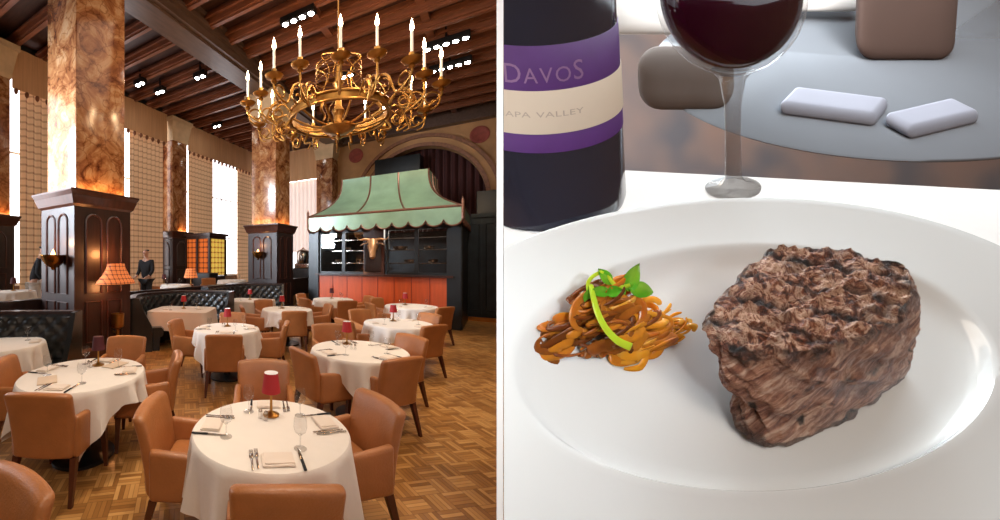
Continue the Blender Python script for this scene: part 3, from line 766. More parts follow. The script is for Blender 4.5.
def table(x, y, R, desc, drop=.26, extra=.26, rot=.3, seed=1, z=0, square=None, rz=0):
    t = empty('dining_table', (x, y, z), rz)
    tag(t, ('rectangular' if square else 'round') + ' table hidden under cloth, the ' + desc, 'table', 'dining tables')
    if square: MB().rbox((0, 0, .735), (square[0]*1.8, square[1]*1.8, .04), .01, 2, 1).build('tabletop', M['leg'], t)
    else: MB().lathe([(R-.03, .71), (R-.015, .72), (R-.015, .745), (R-.03, .755)], 40).build('tabletop', M['leg'], t)
    MB().lathe([(.06, .04), (.045, .2), (.045, .6), (.14, .71)], 16).build('pedestal', M['black'], t)
    MB().lathe([(.27, 0), (.27, .025), (.06, .05)], 24).build('base', M['black'], t)
    if square: c = cloth_square(square[0], square[1], drop, seed).build('tablecloth', M['cloth_dim'], loc=(x, y, z), rz=rz)
    else: c = cloth_round(R, drop, extra, rot, seed).build('tablecloth', M['cloth'], loc=(x, y, z))
    tag(c, 'white linen cloth draped on the ' + desc, 'tablecloth', 'white tablecloths')
PR = {}
def inst(key, maker, label, cat, loc, rz=0, group=None):
    if key not in PR: o = PR[key] = maker()
    else: o = copy_tree(PR[key])
    o.location = loc; o.rotation_euler = (0, 0, rz); tag(o, label, cat, group); return o
def mk_lamp(shade):
    def f():
        r = empty('table_lamp')
        MB().lathe([(.055, 0), (.055, .008), (.03, .018), (.01, .03), (.007, .17)], 18).build('lamp_base', M['brass'], r)
        MB().lathe([(.062, .155), (.064, .157), (.047, .285), (.045, .285)], 24, cap=False).build('lamp_shade', M[shade], r)
        MB().lathe([(.047, .283), (.047, .287)], 20).build('shade_cap', M['white'] if shade == 'redshade' else M['maroon'], r)
        return r
    return f
def mk_glass():
    r = empty('wine_glass')
    MB().lathe([(.036, 0), (.036, .003), (.006, .008), (.004, .015), (.004, .07), (.012, .08)], 20).build('foot_and_stem', M['glass'], r)
    MB().lathe([(.008, .08), (.03, .095), (.038, .12), (.036, .155), (.031, .18)], 20, cap=False).build('bowl', M['glass'], r)
    return r
def mk_tumbler():
    r = MB().lathe([(.026, 0), (.03, .002), (.033, .09), (.031, .09), (.028, .006), (.001, .006)], 18).build('water_glass', M['glass']); return r
def mk_fork():
    mb = MB().rbox((0, -.03, .004), (.011, .11, .003), .0014, 1, 2).rbox((0, .045, .005), (.022, .04, .003), .0014, 1, 2)
    for k in range(4): mb.rbox((-.0085+.00567*k, .085, .005), (.0033, .045, .003), .0012, 1, 1)
    return mb.build('fork', M['silver'])
def mk_knife():
    k = empty('table_knife')
    MB().rbox((0, -.055, .005), (.015, .1, .008), .003, 2, 2).build('handle', M['blackcloth'], k)
    MB().rbox((0, .05, .004), (.018, .12, .002), .0009, 1, 2, lambda p: (p[0]*(1-max(0, (p[1]-.06)/.06)), p[1], p[2])).build('blade', M['silver'], k)
    return k
def mk_napkin():
    n = MB().rbox((0, 0, .006), (.17, .12, .01), .004, 2, 4, lambda p: (p[0], p[1], p[2]+.002*math.sin(p[0]*40))).rbox((.005, .005, .014), (.155, .105, .006), .002, 1, 3)
    return n.build('folded_napkin', M['napkin'])
def mk_shaker():
    s = empty('salt_shaker')
    MB().lathe([(.014, 0), (.016, .003), (.012, .045)], 14).build('shaker_body', M['glass'], s)
    MB().lathe([(.013, .044), (.013, .055), (.004, .062)], 14).build('shaker_cap', M['silver'], s)
    return s
def mk_menu():
    return MB().rbox((0, 0, .004), (.15, .22, .006), .001, 1, 1).build('menu_card', M['paper'])
def settings(x, y, R, desc, seats, z=.767, full=True, lampkind='redshade', lampoff=(.0, .05), extras=True):
    if lampkind:
        inst('lamp'+lampkind, mk_lamp(lampkind), ('small lamp with red shade' if lampkind == 'redshade' else 'small lamp with dark maroon shade')+' on the '+desc, 'table lamp', (x+lampoff[0], y+lampoff[1], z), 0, 'small table lamps')
    if extras:
        inst('shaker', mk_shaker, 'left glass shaker beside the lamp on the '+desc, 'shaker', (x+lampoff[0]-.075, y+lampoff[1]-.05, z), 0, 'salt and pepper shakers')
        inst('shaker', mk_shaker, 'right glass shaker beside the lamp on the '+desc, 'shaker', (x+lampoff[0]-.04, y+lampoff[1]-.08, z), 0, 'salt and pepper shakers')
    for ang, side in seats:
        w = math.radians(ang); c, s = math.cos(w), math.sin(w)
        rz = w+PI/2     # local -y... points outwards
        def at(rad, off): return (x+rad*c-off*s, y+rad*s+off*c, z)
        inst('wineglass', mk_glass, 'clear wine glass at the '+side+' of the '+desc, 'wine glass', at(R*.52, .14), rz, 'wine glasses on the tables')
        inst('napkin', mk_napkin, 'folded white napkin at the '+side+' of the '+desc, 'napkin', at(R*.76, 0), rz, 'folded napkins')
        if full:
            inst('fork', mk_fork, 'outer silver fork at the '+side+' of the '+desc, 'fork', at(R*.75, -.135), rz, 'silver forks')
            inst('fork', mk_fork, 'inner silver fork at the '+side+' of the '+desc, 'fork', at(R*.73, -.108), rz, 'silver forks')
            inst('knife', mk_knife, 'knife with dark handle at the '+side+' of the '+desc, 'knife', at(R*.75, .125), rz, 'table knives')
T = {}
def TT(key, u, v, R, desc, **k):
    Z = .765+k.get('z', 0); x, y = G(u, v, Z); T[key] = (x, y, R, desc); table(x, y, R, desc, **k); return x, y
TT(1, 270, 429, .478, 'nearest round table', drop=.34, extra=.3, rot=1.15, seed=3)
TT(2, 84, 373, .54, 'left foreground round table', drop=.17, extra=.36, rot=.35, seed=4)
TT(3, 359, 350, .545, 'middle right round table', drop=.17, extra=.34, rot=-.17, seed=5)
TT(4, 227, 328, .5, 'round table before the booths', drop=.2, extra=.38, rot=.96, seed=6)
TT(5, 398, 323, .545, 'table behind the middle right one', drop=.22, extra=.2, rot=.2, seed=7)
TT(6, 411, 306, .57, 'table at orange counter, right end', drop=.25, extra=.22, rot=.5, seed=8)
TT(7, 333, 299, .54, 'table at orange counter, left end', drop=.3, extra=.2, rot=.7, seed=9)
TT(8, 287, 309, .54, 'round table right of the booths', drop=.3, extra=.2, rot=.1, seed=10)
TT(9, 250, 300, .5, 'booth table below far pillar', square=(.6, .5), drop=.36, seed=11, rz=RZ*.6)
TT(10, 183, 309, .5, 'booth table in the curved booth', square=(.66, .5), drop=.38, seed=12, rz=-.15)
TT(11, 3, 344, .47, 'booth table at the left edge', drop=.3, extra=.2, rot=.5, seed=13)
TT(12, 12, 291, .45, 'raised table by the left edge', drop=.3, extra=.1, seed=14, z=.4)
TT(13, 176, 284.5, .42, 'raised table left of the amber cabinet', drop=.3, extra=.1, seed=15, z=.4)
TT(14, 232, 280, .5, 'raised table right of the amber cabinet', drop=.3, extra=.1, seed=16, z=.4)
def S(k, seats, **kw): x, y, R, d = T[k]; settings(x, y, R, d, seats, **kw)
S(1, [(-87, 'near side'), (172, 'left side'), (12, 'right side'), (88, 'far side')], lampoff=(.02, .2))
S(2, [(-95, 'near side'), (165, 'left side'), (10, 'right side'), (85, 'far side')], lampkind='maroon', lampoff=(.03, .25))
S(3, [(-60, 'near right side'), (200, 'left side'), (20, 'right side'), (100, 'far side')], lampkind=None, lampoff=(0, .1))
inst('lampredshade', mk_lamp('redshade'), 'small lamp with red shade on the middle right round table', 'table lamp', (T[3][0]-.06, T[3][1]+.3, .767), 0, 'small table lamps')
S(4, [(-90, 'near side'), (180, 'left side'), (0, 'right side')], lampoff=(.0, .15), full=True)
S(5, [(-60, 'near side'), (180, 'left side'), (40, 'right side')], full=False, lampoff=(0, .2))
S(6, [(-60, 'near side'), (180, 'left side')], full=False, lampoff=(-.05, .2))
S(7, [(-80, 'near side'), (10, 'right side')], full=False, lampkind='maroon', lampoff=(0, .15), extras=False)
S(8, [(-90, 'near side'), (10, 'right side')], full=False, lampoff=(-.1, .1))
S(9, [(180, 'left side'), (0, 'right side')], full=False, lampoff=(.0, .1), extras=False)
S(10, [(190, 'left side'), (-10, 'right side')], full=False, lampoff=(0, .1), extras=False)
S(11, [(20, 'right side')], full=False, lampkind=None, extras=False)
S(12, [(0, 'right side'), (180, 'left side')], full=False, z=1.167, lampkind='maroon', extras=False)
S(13, [(-90, 'near side'), (180, 'left side')], full=False, z=1.167, lampkind='maroon', extras=False, lampoff=(-.35, .05))
S(14, [(-90, 'near side'), (0, 'right side')], full=False, z=1.167, lampkind=None, extras=False)
inst('menu', mk_menu, 'parchment menu lying at the near left of the left foreground round table', 'menu', (T[2][0]-.22, T[2][1]-.22, .768), .5, 'menus')
inst('menu', mk_menu, 'parchment menu lying at the far right of the left foreground round table', 'menu', (T[2][0]+.2, T[2][1]+.25, .768), -.4, 'menus')

CL = 'tan armchair '
for x, y, f, l in (
    (.17, 1.89, 90, 'seen from behind, near side of the nearest round table'),
    (-.33, 2.45, -4, 'at the left side of the nearest round table'),
    (.6, 2.45, 196, 'at the right side of the nearest round table'),
    (.14, 3.17, 268, 'facing us at the far side of the nearest round table'),
    (-1.52, 2.98, 86, 'seen from behind, near side of the left foreground round table'),
    (-2.1, 3.62, 10, 'at the left side of the left foreground round table'),
    (-1.07, 3.68, 192, 'at the right side of the left foreground round table'),
    (-1.57, 4.3, 268, 'facing us before the pillar at the left foreground table'),
    (.9, 4.06, 22, 'at the left side of the middle right round table'),
    (1.43, 3.93, 112, 'seen from behind, near side of the middle right round table'),
    (1.83, 4.58, 202, 'at the right side of the middle right round table'),
    (1.27, 5.25, 278, 'facing us at the far side of the middle right round table'),
    (-.32, 5.1, 90, 'seen from behind, near side of the table before the booths'),
    (-.88, 5.9, -12, 'at the left side of the table before the booths'),
    (.28, 5.82, 170, 'at the right side of the table before the booths'),
    (-.3, 6.5, 268, 'facing us at the far side of the table before the booths'),
    (2.72, 5.8, 112, 'seen from behind, near side of table behind the middle right one'),
    (3.08, 6.6, 200, 'at the right side of the table behind the middle right one'),
    (2.35, 7.0, 285, 'at the far side of the table behind the middle right one'),
    (1.92, 6.15, 20, 'at the left side of the table behind the middle right one'),
    (3.6, 9.35, 300, 'far side of the table at the right end of the orange counter'),
    (3.2, 8.5, 5, 'left side of the table at the right end of the orange counter'),
    (4.1, 8.0, 110, 'near side of the table at the right end of the orange counter'),
    (2.45, 9.3, 95, 'near side of the table at the left end of the orange counter'),
    (1.8, 9.7, 25, 'near left of the table at the left end of the orange counter'),
    (1.85, 10.7, 320, 'far left of the table at the left end of the orange counter'),
    (3.1, 10.15, 190, 'catching light, right of the table at the orange counter, left end'),
    (.9, 7.4, 92, 'seen from behind, near side of the table right of the booths'),
    (.2, 7.95, 5, 'at the left side of the table right of the booths'),
    (1.5, 8.15, 185, 'at the right side of the table right of the booths'),
    (.5, 8.85, 290, 'at the far side of the table right of the booths'),
    (-1.21, 1.33, 237, 'cut off at the bottom left corner, only its top edge showing')):
    chair(x, y, f, CL+l)
for u, v, f, l in ((208, 287, 100, 'on the raised floor left of the amber cabinet lamp'), (152, 291, 60, 'on the raised floor behind the curved booth')):
    x, y = G(u, v+14, .4); chair(x, y, f, CL+l, z=.4)

# ------------------------------------------------------------------ black tufted booths
def booth(path, top, label, seatw=.5, ends=(True, True)):
    P = [Vector((p[0], p[1])) for p in cat_path([(x, y, 0) for x, y in path], 12)]
    x0, y0 = path[0]; root = empty('leather_booth', (x0, y0, 0)); tag(root, label, 'booth')
    o = Vector((x0, y0)); Q = [p-o for p in P]
    # resample finely
    D = [0]
    for i in range(1, len(Q)): D.append(D[-1]+(Q[i]-Q[i-1]).length)
    L = D[-1]
    def pt(s):
        s = max(0, min(L, s))
        for i in range(1, len(Q)):
            if D[i] >= s-1e-9:
                f = (s-D[i-1])/max(1e-9, D[i]-D[i-1]); p = Q[i-1].lerp(Q[i], f); t = (Q[i]-Q[i-1]).normalized(); return p, Vector((t.y, -t.x))
    # n points to the sitter side (right of travel)
    n = max(20, int(L/.03)); vs = []; fs = []
    K = 22; zb = .42; H = top-zb
    for i in range(n+1):
        s = L*i/n; p, nn = pt(s)
        for k in range(K+1):
            z = zb+H*k/K
            a = s/.21; c = (z-zb)/.21
            u1 = abs(math.sin(PI*(a+c)/1.0)); u2 = abs(math.sin(PI*(a-c)/1.0))
            puff = .045*(u1*u2)**.45 if k not in (0, K) else 0
            d = .13+puff-.05*(k/K)
            if k == K: d = .02
            q = p+nn*d; vs.append((q.x, q.y, z+(.02 if k == K else 0)))
        q = p-nn*.06; vs.append((q.x, q.y, top+.01)); vs.append((q.x, q.y, 0))
    W = K+3
    for i in range(n):
        for k in range(W-1): a = i*W+k; fs.append((a, a+1, a+W+1, a+W))
    fs.append(tuple(range(W))); fs.append(tuple(n*W+k for k in reversed(range(W))))
    MB().add(vs, fs).build('tufted_back', M['black_leather'], root)
    def sweep(prof, name, m):
        vs = []; fs = []; n2 = max(10, int(L/.12)); W = len(prof)
        for i in range(n2+1):
            p, nn = pt(L*i/n2)
            for d, z in prof: q = p+nn*d; vs.append((q.x, q.y, z))
        for i in range(n2):
            for k in range(W): a = i*W+k; b = i*W+(k+1) % W; fs.append((a, b, b+W, a+W))
        fs.append(tuple(range(W))); fs.append(tuple(n2*W+k for k in reversed(range(W))))
        MB().add(vs, fs).build(name, m, root)
    sweep([(.1, .28), (seatw+.06, .28), (seatw+.1, .34), (seatw+.1, .42), (seatw+.05, .47), (.1, .46)], 'seat_cushion', M['black_leather'])
    sweep([(.05, 0), (seatw+.02, 0), (seatw+.02, .28), (.05, .28)], 'base', M['black'])
    sweep([(-.1, top), (.05, top), (.05, top+.05), (-.1, top+.05)], 'top_rail', M['wood'])
    for e, s in zip(ends, (0, L)):
        if not e: continue
        p, nn = pt(s); tt = Vector((-nn.y, nn.x)); sg = -1 if s == 0 else 1
        m = MB(); pr = [(-.1, 0), (seatw*.75, 0), (seatw*.75, .5), (.25, .75), (.12, top+.04), (-.1, top+.05)]
        vs = []
        for off in (0, .07):
            for d, z in pr:
                q = p+nn*d+tt*sg*off*-1*-1; vs.append((q.x, q.y, z))
        k = len(pr); f2 = [tuple(range(k)), tuple(reversed(range(k, 2*k)))]+[(i, (i+1) % k, k+(i+1) % k, k+i) for i in range(k)]
        m.add(vs, f2).build('end_panel', M['black_leather'], root, smooth=False)
booth([(-4.7, 4.75), (-3.5, 5.05), (-2.46, 5.1)], 1.06, 'black tufted leather booth at the left edge, in front of the large pillar')
booth([(-2.3, 7.2), (-2.45, 8.2), (-1.75, 9.05), (-1.0, 9.15), (-.45, 8.9)], 1.03, 'curved black tufted leather booth around the rectangular cloth table')
booth([(-1.15, 9.75), (-.6, 10.9), (.1, 11.3), (1.05, 11.25)], 1.08, 'black tufted leather booth below the far pillar')
# low divider with rail before the raised floor
o = MB().box((-7.14, 1.0, 0), (-7.04, 15.5, 1.05)).box((-7.18, 1.0, 1.05), (-7.0, 15.5, 1.11)).build('divider_wall', M['wood'], rz=RZ, smooth=False); struct(o, 'low dark wood divider along the raised floor', 'divider')

# ------------------------------------------------------------------ staff
def person(x, y, z, rz, label, top, bottom, lean=0, apron=None):
    root = empty('person', (x, y, z), rz); tag(root, label, 'person')
    def skin(name, pts, edges, m, sub=2):
        me = bpy.data.meshes.new(name); me.from_pydata([p[0] for p in pts], edges, [])
        o = bpy.data.objects.new(name, me); col.objects.link(o); o.parent = root
        md = o.modifiers.new('s', 'SKIN'); md.use_smooth_shade = True
        for i, p in enumerate(pts): me.skin_vertices[0].data[i].radius = p[1]
        me.skin_vertices[0].data[0].use_root = True
        sb = o.modifiers.new('d', 'SUBSURF'); sb.levels = sb.render_levels = sub
        me.materials.append(m); return o
    L = lean
    def q(x, y, z): return (x, y+L*max(0, z-.95), z)
    B = [(q(0, 0, .95), (.15, .11)), (q(0, 0, 1.15), (.13, .1)), (q(0, 0, 1.38), (.16, .11)), (q(0, 0, 1.5), (.06, .06)), (q(0, .02, 1.56), (.055, .06)), (q(0, .03, 1.66), (.085, .1)), (q(0, .03, 1.74), (.07, .085))]
    E = [(0, 1), (1, 2), (2, 3), (3, 4), (4, 5), (5, 6)]
    for s in (-1, 1):
        k = len(B); B += [(q(s*.17, 0, 1.42), (.055, .055)), (q(s*.22, .02, 1.15), (.042, .042)), (q(s*.2, .2, .98), (.032, .032)), (q(s*.18, .28, .97), (.03, .02))]
        E += [(2, k), (k, k+1), (k+1, k+2), (k+2, k+3)]
        for fi, fo in enumerate((-.02, -.007, .007, .02)):
            j = len(B); B += [(q(s*.18+fo, .33+.012*(fi in (1, 2)), .955), (.009, .009)), (q(s*.18+fo, .36, .93), (.008, .008))]; E += [(k+3, j), (j, j+1)]
        j = len(B); B += [(q(s*.18-s*.035, .3, .96), (.01, .01))]; E += [(k+3, j)]
        k = len(B); B += [((s*.09, 0, .9), (.09, .09)), ((s*.1, .01, .5), (.055, .055)), ((s*.1, -.02, .08), (.04, .04)), ((s*.1, .1, .04), (.04, .03))]
        E += [(0, k), (k, k+1), (k+1, k+2), (k+2, k+3)]
    skin('body', B, E, M['skin'])
    J = [(q(0, 0, .86), (.185, .14)), (q(0, 0, 1.15), (.155, .125)), (q(0, 0, 1.38), (.18, .135)), (q(0, 0, 1.48), (.08, .08))]
    E = [(0, 1), (1, 2), (2, 3)]
    for s in (-1, 1):
        k = len(J); J += [(q(s*.19, 0, 1.42), (.07, .07)), (q(s*.225, .02, 1.15), (.057, .057)), (q(s*.205, .17, 1.0), (.046, .046))]; E += [(2, k), (k, k+1), (k+1, k+2)]
    skin('jacket', J, E, top)
    J = [((0, 0, .93), (.17, .12))]; E = []
    for s in (-1, 1):
        k = len(J); J += [((s*.09, 0, .85), (.105, .105)), ((s*.1, .01, .5), (.075, .08)), ((s*.1, -.02, .08), (.065, .075))]; E += [(0, k), (k, k+1), (k+1, k+2)]
    skin('trousers', J, E, bottom)
    skin('hair', [(q(0, -.02, 1.7), (.095, .1)), (q(0, -.01, 1.76), (.08, .09))], [(0, 1)], M['hair'])
    hd = q(0, .03, 1.66)
    MB().rbox((0, hd[1]+.1, 1.655), (.025, .04, .045), .01, 2, 2).build('nose', M['skin'], root)
    if apron: MB().rbox((0, .14, .68), (.34, .02, .6), .008, 2, 4, lambda p: (p[0], p[1]-abs(p[0])*.35, p[2])).build('apron', apron, root)
person(-5.06, 8.5, .4, math.radians(-60), 'waiter in black top and white apron bending behind the large pillar casing', M['blackcloth'], M['whitecloth'], .25, M['whitecloth'])
person(-2.92, 10.35, .4, math.radians(160), 'person in dark suit standing by the windows right of the large pillar', M['blackcloth'], M['blackcloth'])

# ================================================================== the close-up table set on the right, behind a white board
z0 = .60; SS = z0/360; KK = .25
UO, VO = 754.0, 368.0
e_s, e_c = .515, .857
RAY = Vector(((UO-PX)/FOC, 1.0, -(VO-PY)/FOC))
OO = Vector((0, 0, CH)) + RAY*z0
EX = Vector((1, 0, 0))*SS
ED = (Vector((0, 0, 1))*e_s + RAY*KK*e_c)*SS
EZ = (Vector((0, 0, 1))*e_c - RAY*KK*e_s)*SS
def W(x, d, h): return OO + EX*x + ED*d + EZ*h
def fac(d, h): return 1+KK*(e_c*d-e_s*h)/360
def inv(u, v, h):       # table-plane place of a photograph point at height h
    px, py = u-UO, VO-v
    # py*(1+K(c d - s h)/360) = s d + c h
    d = (e_c*h - py*(1-KK*e_s*h/360))/(py*KK*e_c/360 - e_s)
    return px*fac(d, h), d
BD0, BD1 = (496.6-PX)/FOC, (503.2-PX)/FOC
def place(mb, name, m, parent=None, clip=True, origin=(0, 0, 0), smooth=True, angle=40, attrs=None):
    """mesh given in the set's own x, depth, height; cut where the white board stands"""
    ow = W(*origin)
    me = bpy.data.meshes.new(name); me.from_pydata([tuple(W(*p)-ow) for p in mb.v], [], mb.f); me.update()
    if attrs:
        for an, vals in attrs.items():
            at = me.attributes.new(an, 'FLOAT', 'POINT'); at.data.foreach_set('value', vals)
    bm = bmesh.new(); bm.from_mesh(me)
    bmesh.ops.recalc_face_normals(bm, faces=bm.faces)
    if clip:
        nrm = Vector((1, -BD1, 0)).normalized()
        g = bm.verts[:]+bm.edges[:]+bm.faces[:]
        res = bmesh.ops.bisect_plane(bm, geom=g, dist=1e-6, plane_co=-ow+Vector((0, 0, CH))+nrm*.0008, plane_no=nrm, clear_inner=True)
        cut = [e for e in res['geom_cut'] if isinstance(e, bmesh.types.BMEdge)]
        if cut:
            try: bmesh.ops.edgenet_fill(bm, edges=cut)
            except Exception: pass
    bm.to_mesh(me); bm.free()
    if smooth: me.shade_smooth(); me.set_sharp_from_angle(angle=math.radians(angle))
    me.materials.append(m)
    o = bpy.data.objects.new(name, me); col.objects.link(o)
    if parent is not None:
        o.parent = parent; o.location = ow-parent.location
    else: o.location = ow
    return o
# the board
mb = MB(); y0, y1 = .43, 3.2
mb.add([(BD0*y0, y0, 0), (BD1*y0, y0, 0), (BD1*y1-.001, y1, 0), (BD1*y1-.012, y1, 0), (BD0*y0, y0, 3.4), (BD1*y0, y0, 3.4), (BD1*y1-.001, y1, 3.4), (BD1*y1-.012, y1, 3.4)],
       [(0, 3, 2, 1), (4, 5, 6, 7), (0, 1, 5, 4), (1, 2, 6, 5), (2, 3, 7, 6), (3, 0, 4, 7)])
o = mb.build('wall_partition', M['board'], smooth=False); struct(o, 'thin white board standing between the dining hall and the close-up table', 'partition')

M['porcelain'] = mat('white_porcelain', (.78, .8, .805), .12, var=.01, coat=.6)
M['linen2'] = mat('bright_white_linen', (.93, .93, .93), .8, var=.01, bump=.03, bscale=60)
# table under the cloth
tb = empty('dining_table', W(0, 100, -20)); tag(tb, 'table under the bright white cloth carrying the steak plate', 'table')
xl, dl = inv(620, 170, -10); xr, dr = inv(1000, 190, -10)
sl = (dr-dl)/(xr-xl)
def backd(x): return dl+sl*(x-xl)
def slab(h0, h1, inset=0, nx=30, nd=20):
    mb = MB(); vs = []; fs = []
    for hh in (h0, h1):
        for i in range(nx+1):
            x = -900+2000*i/nx
            for j in range(nd+1):
                d0, d1 = -330+inset, backd(x)-inset
                vs.append((x, d0+(d1-d0)*j/nd, hh))
    n = (nx+1)*(nd+1); w = nd+1
    for i in range(nx):
        for j in range(nd):
            a = i*w+j; fs += [(a, a+1, a+w+1, a+w), (n+a, n+a+w, n+a+w+1, n+a+1)]
    for i in range(nx):
        for j in (0, nd): a = i*w+j; fs.append((a, a+w, n+a+w, n+a))
    for j in range(nd):
        for i in (0, nx): a = i*w+j; fs.append((a, a+1, n+a+1, n+a))
    return mb.add(vs, fs)
place(slab(-60, -16, 8), 'tabletop', M['leg'], tb, smooth=False)
q0 = W(150, 150, -55)
MB().lathe([(.16, 0), (.16, .03), (.04, .06), (.04, q0.z-.0)], 20).build('pedestal', M['leg'], tb, loc=(q0.x-tb.location.x, q0.y-tb.location.y, -tb.location.z))
o = place(slab(-15, -10), 'tablecloth', M['linen2'], smooth=False, origin=(0, 100, -12)); tag(o, 'bright white cloth under the steak plate, wine bottle and glass', 'tablecloth')

# plate
PC = (0, 0)
prof = [(0.01, 0), (100, 0), (185, .3), (211, 1.5), (221, 5), (229, 12), (234, 18), (238, 20.5), (243, 21), (250, 20.4), (280, 20), (320, 20), (345, 21.5), (356, 22), (360, 21), (360, 18), (345, 14), (290, 6), (252, 2), (230, -6), (190, -10), (0.01, -10)]
mb = MB(); n = 160; vs = []; fs = []
for r, hh in prof:
    for i in range(n):
        w = 2*PI*i/n; vs.append((PC[0]+r*math.cos(w), PC[1]+5*max(0, min(1, (r-250)/100))+r*math.sin(w), hh))
for j in range(len(prof)-1):
    for i in range(n): k = (i+1) % n; fs.append((j*n+i, j*n+k, (j+1)*n+k, (j+1)*n+i))
mb.add(vs, fs)
o = place(mb, 'dinner_plate', M['porcelain'], origin=(0, 0, 0)); tag(o, 'large glossy white dinner plate holding the steak and onions', 'plate')

# steak
def steak_mat():
    m, nt, b = nt_new('seared_beef')
    v = coords(nt, 'Object', (1, 1, 1))
    a1 = N(nt, 'ShaderNodeAttribute', attribute_name='crust'); a2 = N(nt, 'ShaderNodeAttribute', attribute_name='groove'); a3 = N(nt, 'ShaderNodeAttribute', attribute_name='char_dark')
    n1 = N(nt, 'ShaderNodeTexNoise', Scale=52.0, Detail=10.0, Roughness=.75, Distortion=.8); nt.links.new(v, n1.inputs['Vector'])
    v2a = coords(nt, 'Object', (1, 1, 1), (0, math.radians(40), 0)); mp2 = nt.nodes.new('ShaderNodeMapping'); mp2.inputs['Scale'].default_value = (.35, .7, 1.6); nt.links.new(v2a, mp2.inputs[0]); v2 = mp2.outputs[0]
    n2 = N(nt, 'ShaderNodeTexNoise', Scale=46.0, Detail=8.0, Roughness=.7, Distortion=1.2); nt.links.new(v2, n2.inputs['Vector'])
    top = ramp(nt, n1.outputs['Fac'], [(.38, srgb(26, 16, 16)), (.45, srgb(96, 46, 28)), (.5, srgb(158, 92, 58)), (.55, srgb(232, 196, 168)), (.62, srgb(150, 78, 44)), (.7, srgb(60, 30, 22))])  # pale middle stop is sheen painted into the crust colour
    side = ramp(nt, n2.outputs['Fac'], [(.34, srgb(72, 36, 34)), (.43, srgb(150, 98, 80)), (.51, srgb(196, 146, 120)), (.6, srgb(236, 206, 186))])
    mx = N(nt, 'ShaderNodeMix', data_type='RGBA'); nt.links.new(a1.outputs['Fac'], mx.inputs[0]); nt.links.new(side.outputs[0], mx.inputs[6]); nt.links.new(top.outputs[0], mx.inputs[7])
    m2 = N(nt, 'ShaderNodeMix', data_type='RGBA', blend_type='MIX'); nt.links.new(a3.outputs['Fac'], m2.inputs[0]); nt.links.new(mx.outputs[2], m2.inputs[6]); m2.inputs[7].default_value = (*srgb(26, 16, 16), 1)
    m3 = N(nt, 'ShaderNodeMix', data_type='RGBA', blend_type='MULTIPLY'); nt.links.new(a2.outputs['Fac'], m3.inputs[0]); nt.links.new(m2.outputs[2], m3.inputs[6]); m3.inputs[7].default_value = (.3, .2, .2, 1)  # darkening of fold recesses and grill bars put into the colour
    nt.links.new(m3.outputs[2], b.inputs['Base Color'])
    b.inputs['Roughness'].default_value = .32; b.inputs['Specular IOR Level'].default_value = .7
    bp = N(nt, 'ShaderNodeBump', Strength=.9, Distance=.006); nt.links.new(n1.outputs['Fac'], bp.inputs['Height'])
    bp2 = N(nt, 'ShaderNodeBump', Strength=.6, Distance=.006); nt.links.new(n2.outputs['Fac'], bp2.inputs['Height']); nt.links.new(bp.outputs[0], bp2.inputs['Normal'])
    nt.links.new(bp2.outputs[0], b.inputs['Normal'])
    return m
M['steak'] = steak_mat()
HS = 118
topo = [(706, 320), (716, 298), (742, 266), (780, 245), (820, 246), (868, 254), (903, 262), (916, 284), (912, 306), (880, 330), (835, 346), (785, 354), (738, 350), (712, 338)]
boto = [(748, 400), (754, 380), (765, 365), (790, 352), (820, 345), (860, 345), (896, 350), (910, 364), (903, 384), (872, 408), (830, 430), (792, 446), (760, 450), (740, 424)]
topo = [(*inv(u, v, HS), HS) for u, v in topo]; boto = [(*inv(u, v, 2), 2) for u, v in boto]
tc = cat_path(topo, 16, True); bc = cat_path(boto, 16, True); nn = len(tc)
NV, NC = 70, 60
vs = []; crust = []; groove = []; char_dark = []
ct = sum((Vector(p) for p in tc), Vector())/nn; cbm = sum((Vector(p) for p in bc), Vector())/nn
def fbm(p, o=4): return noise.fractal(p, 1.0, 2.0, o)
def ridg(p): return 1-abs(noise.noise(p))*2
for j in range(NV+1):
    t = j/NV
    for i in range(nn):
        p = Vector(bc[i]).lerp(Vector(tc[i]), t**.9)
        cc = cbm.lerp(ct, t); out = (p-cc); out.z = 0; out.normalize()
        bul = 4*math.sin(PI*min(1, t*1.05))
        q = p*.02
        dis = 7*fbm(q*1.2)+3.5*fbm(q*4)
        # long fibre folds running down and across
        sdir = p.x*.045+p.z*.03
        al = p.x*.77-p.z*.64; ac = p.x*.64+p.z*.77
        dis += 5.5*(ridg(Vector((al*.012, p.y*.012+4, ac*.05)))-.6)
        dis += 2.4*(ridg(Vector((al*.03, p.y*.03, ac*.13)))-.6)
        waist = -15*math.exp(-((t-.3)/.1)**2)*max(0, min(1, (20-p.x)/40))
        edge = max(0, (t-.93)/.07); lowedge = max(0, (.06-t)/.06)
        p = p+out*(bul+dis+waist-5*edge**2-6*lowedge**2)
        p.z += -2*edge**2
        if t > .9: p.z += 3*fbm(q*3)
        p.z = max(p.z, .6)
        rv = ridg(Vector((al*.012, p.y*.012+4, ac*.05))); rw = ridg(Vector((al*.03, p.y*.03, ac*.13)))
        vs.append(tuple(p)); crust.append(min(1, max(0, (t-.82)/.15+.3*fbm(q*3)))); groove.append(max(0, min(1, .9-rv*1.1))*.6+max(0, min(1, .7-rw*1.2))*.4)
        ch_ = max(0, min(1, .8*(t-.86)/.1*(.45+fbm(q*2.5))))
        if t < .3 and p.x < 10: ch_ = max(ch_, min(.85, (.3-t)*4)*(.9))  # darker towards the lower left foot
        if t < .07: ch_ = max(ch_, .7)  # darker along the bottom edge
        char_dark.append(ch_)
fs = []
for j in range(NV):
    for i in range(nn): k = (i+1) % nn; fs.append((j*nn+i, j*nn+k, (j+1)*nn+k, (j+1)*nn+i))
base = NV*nn
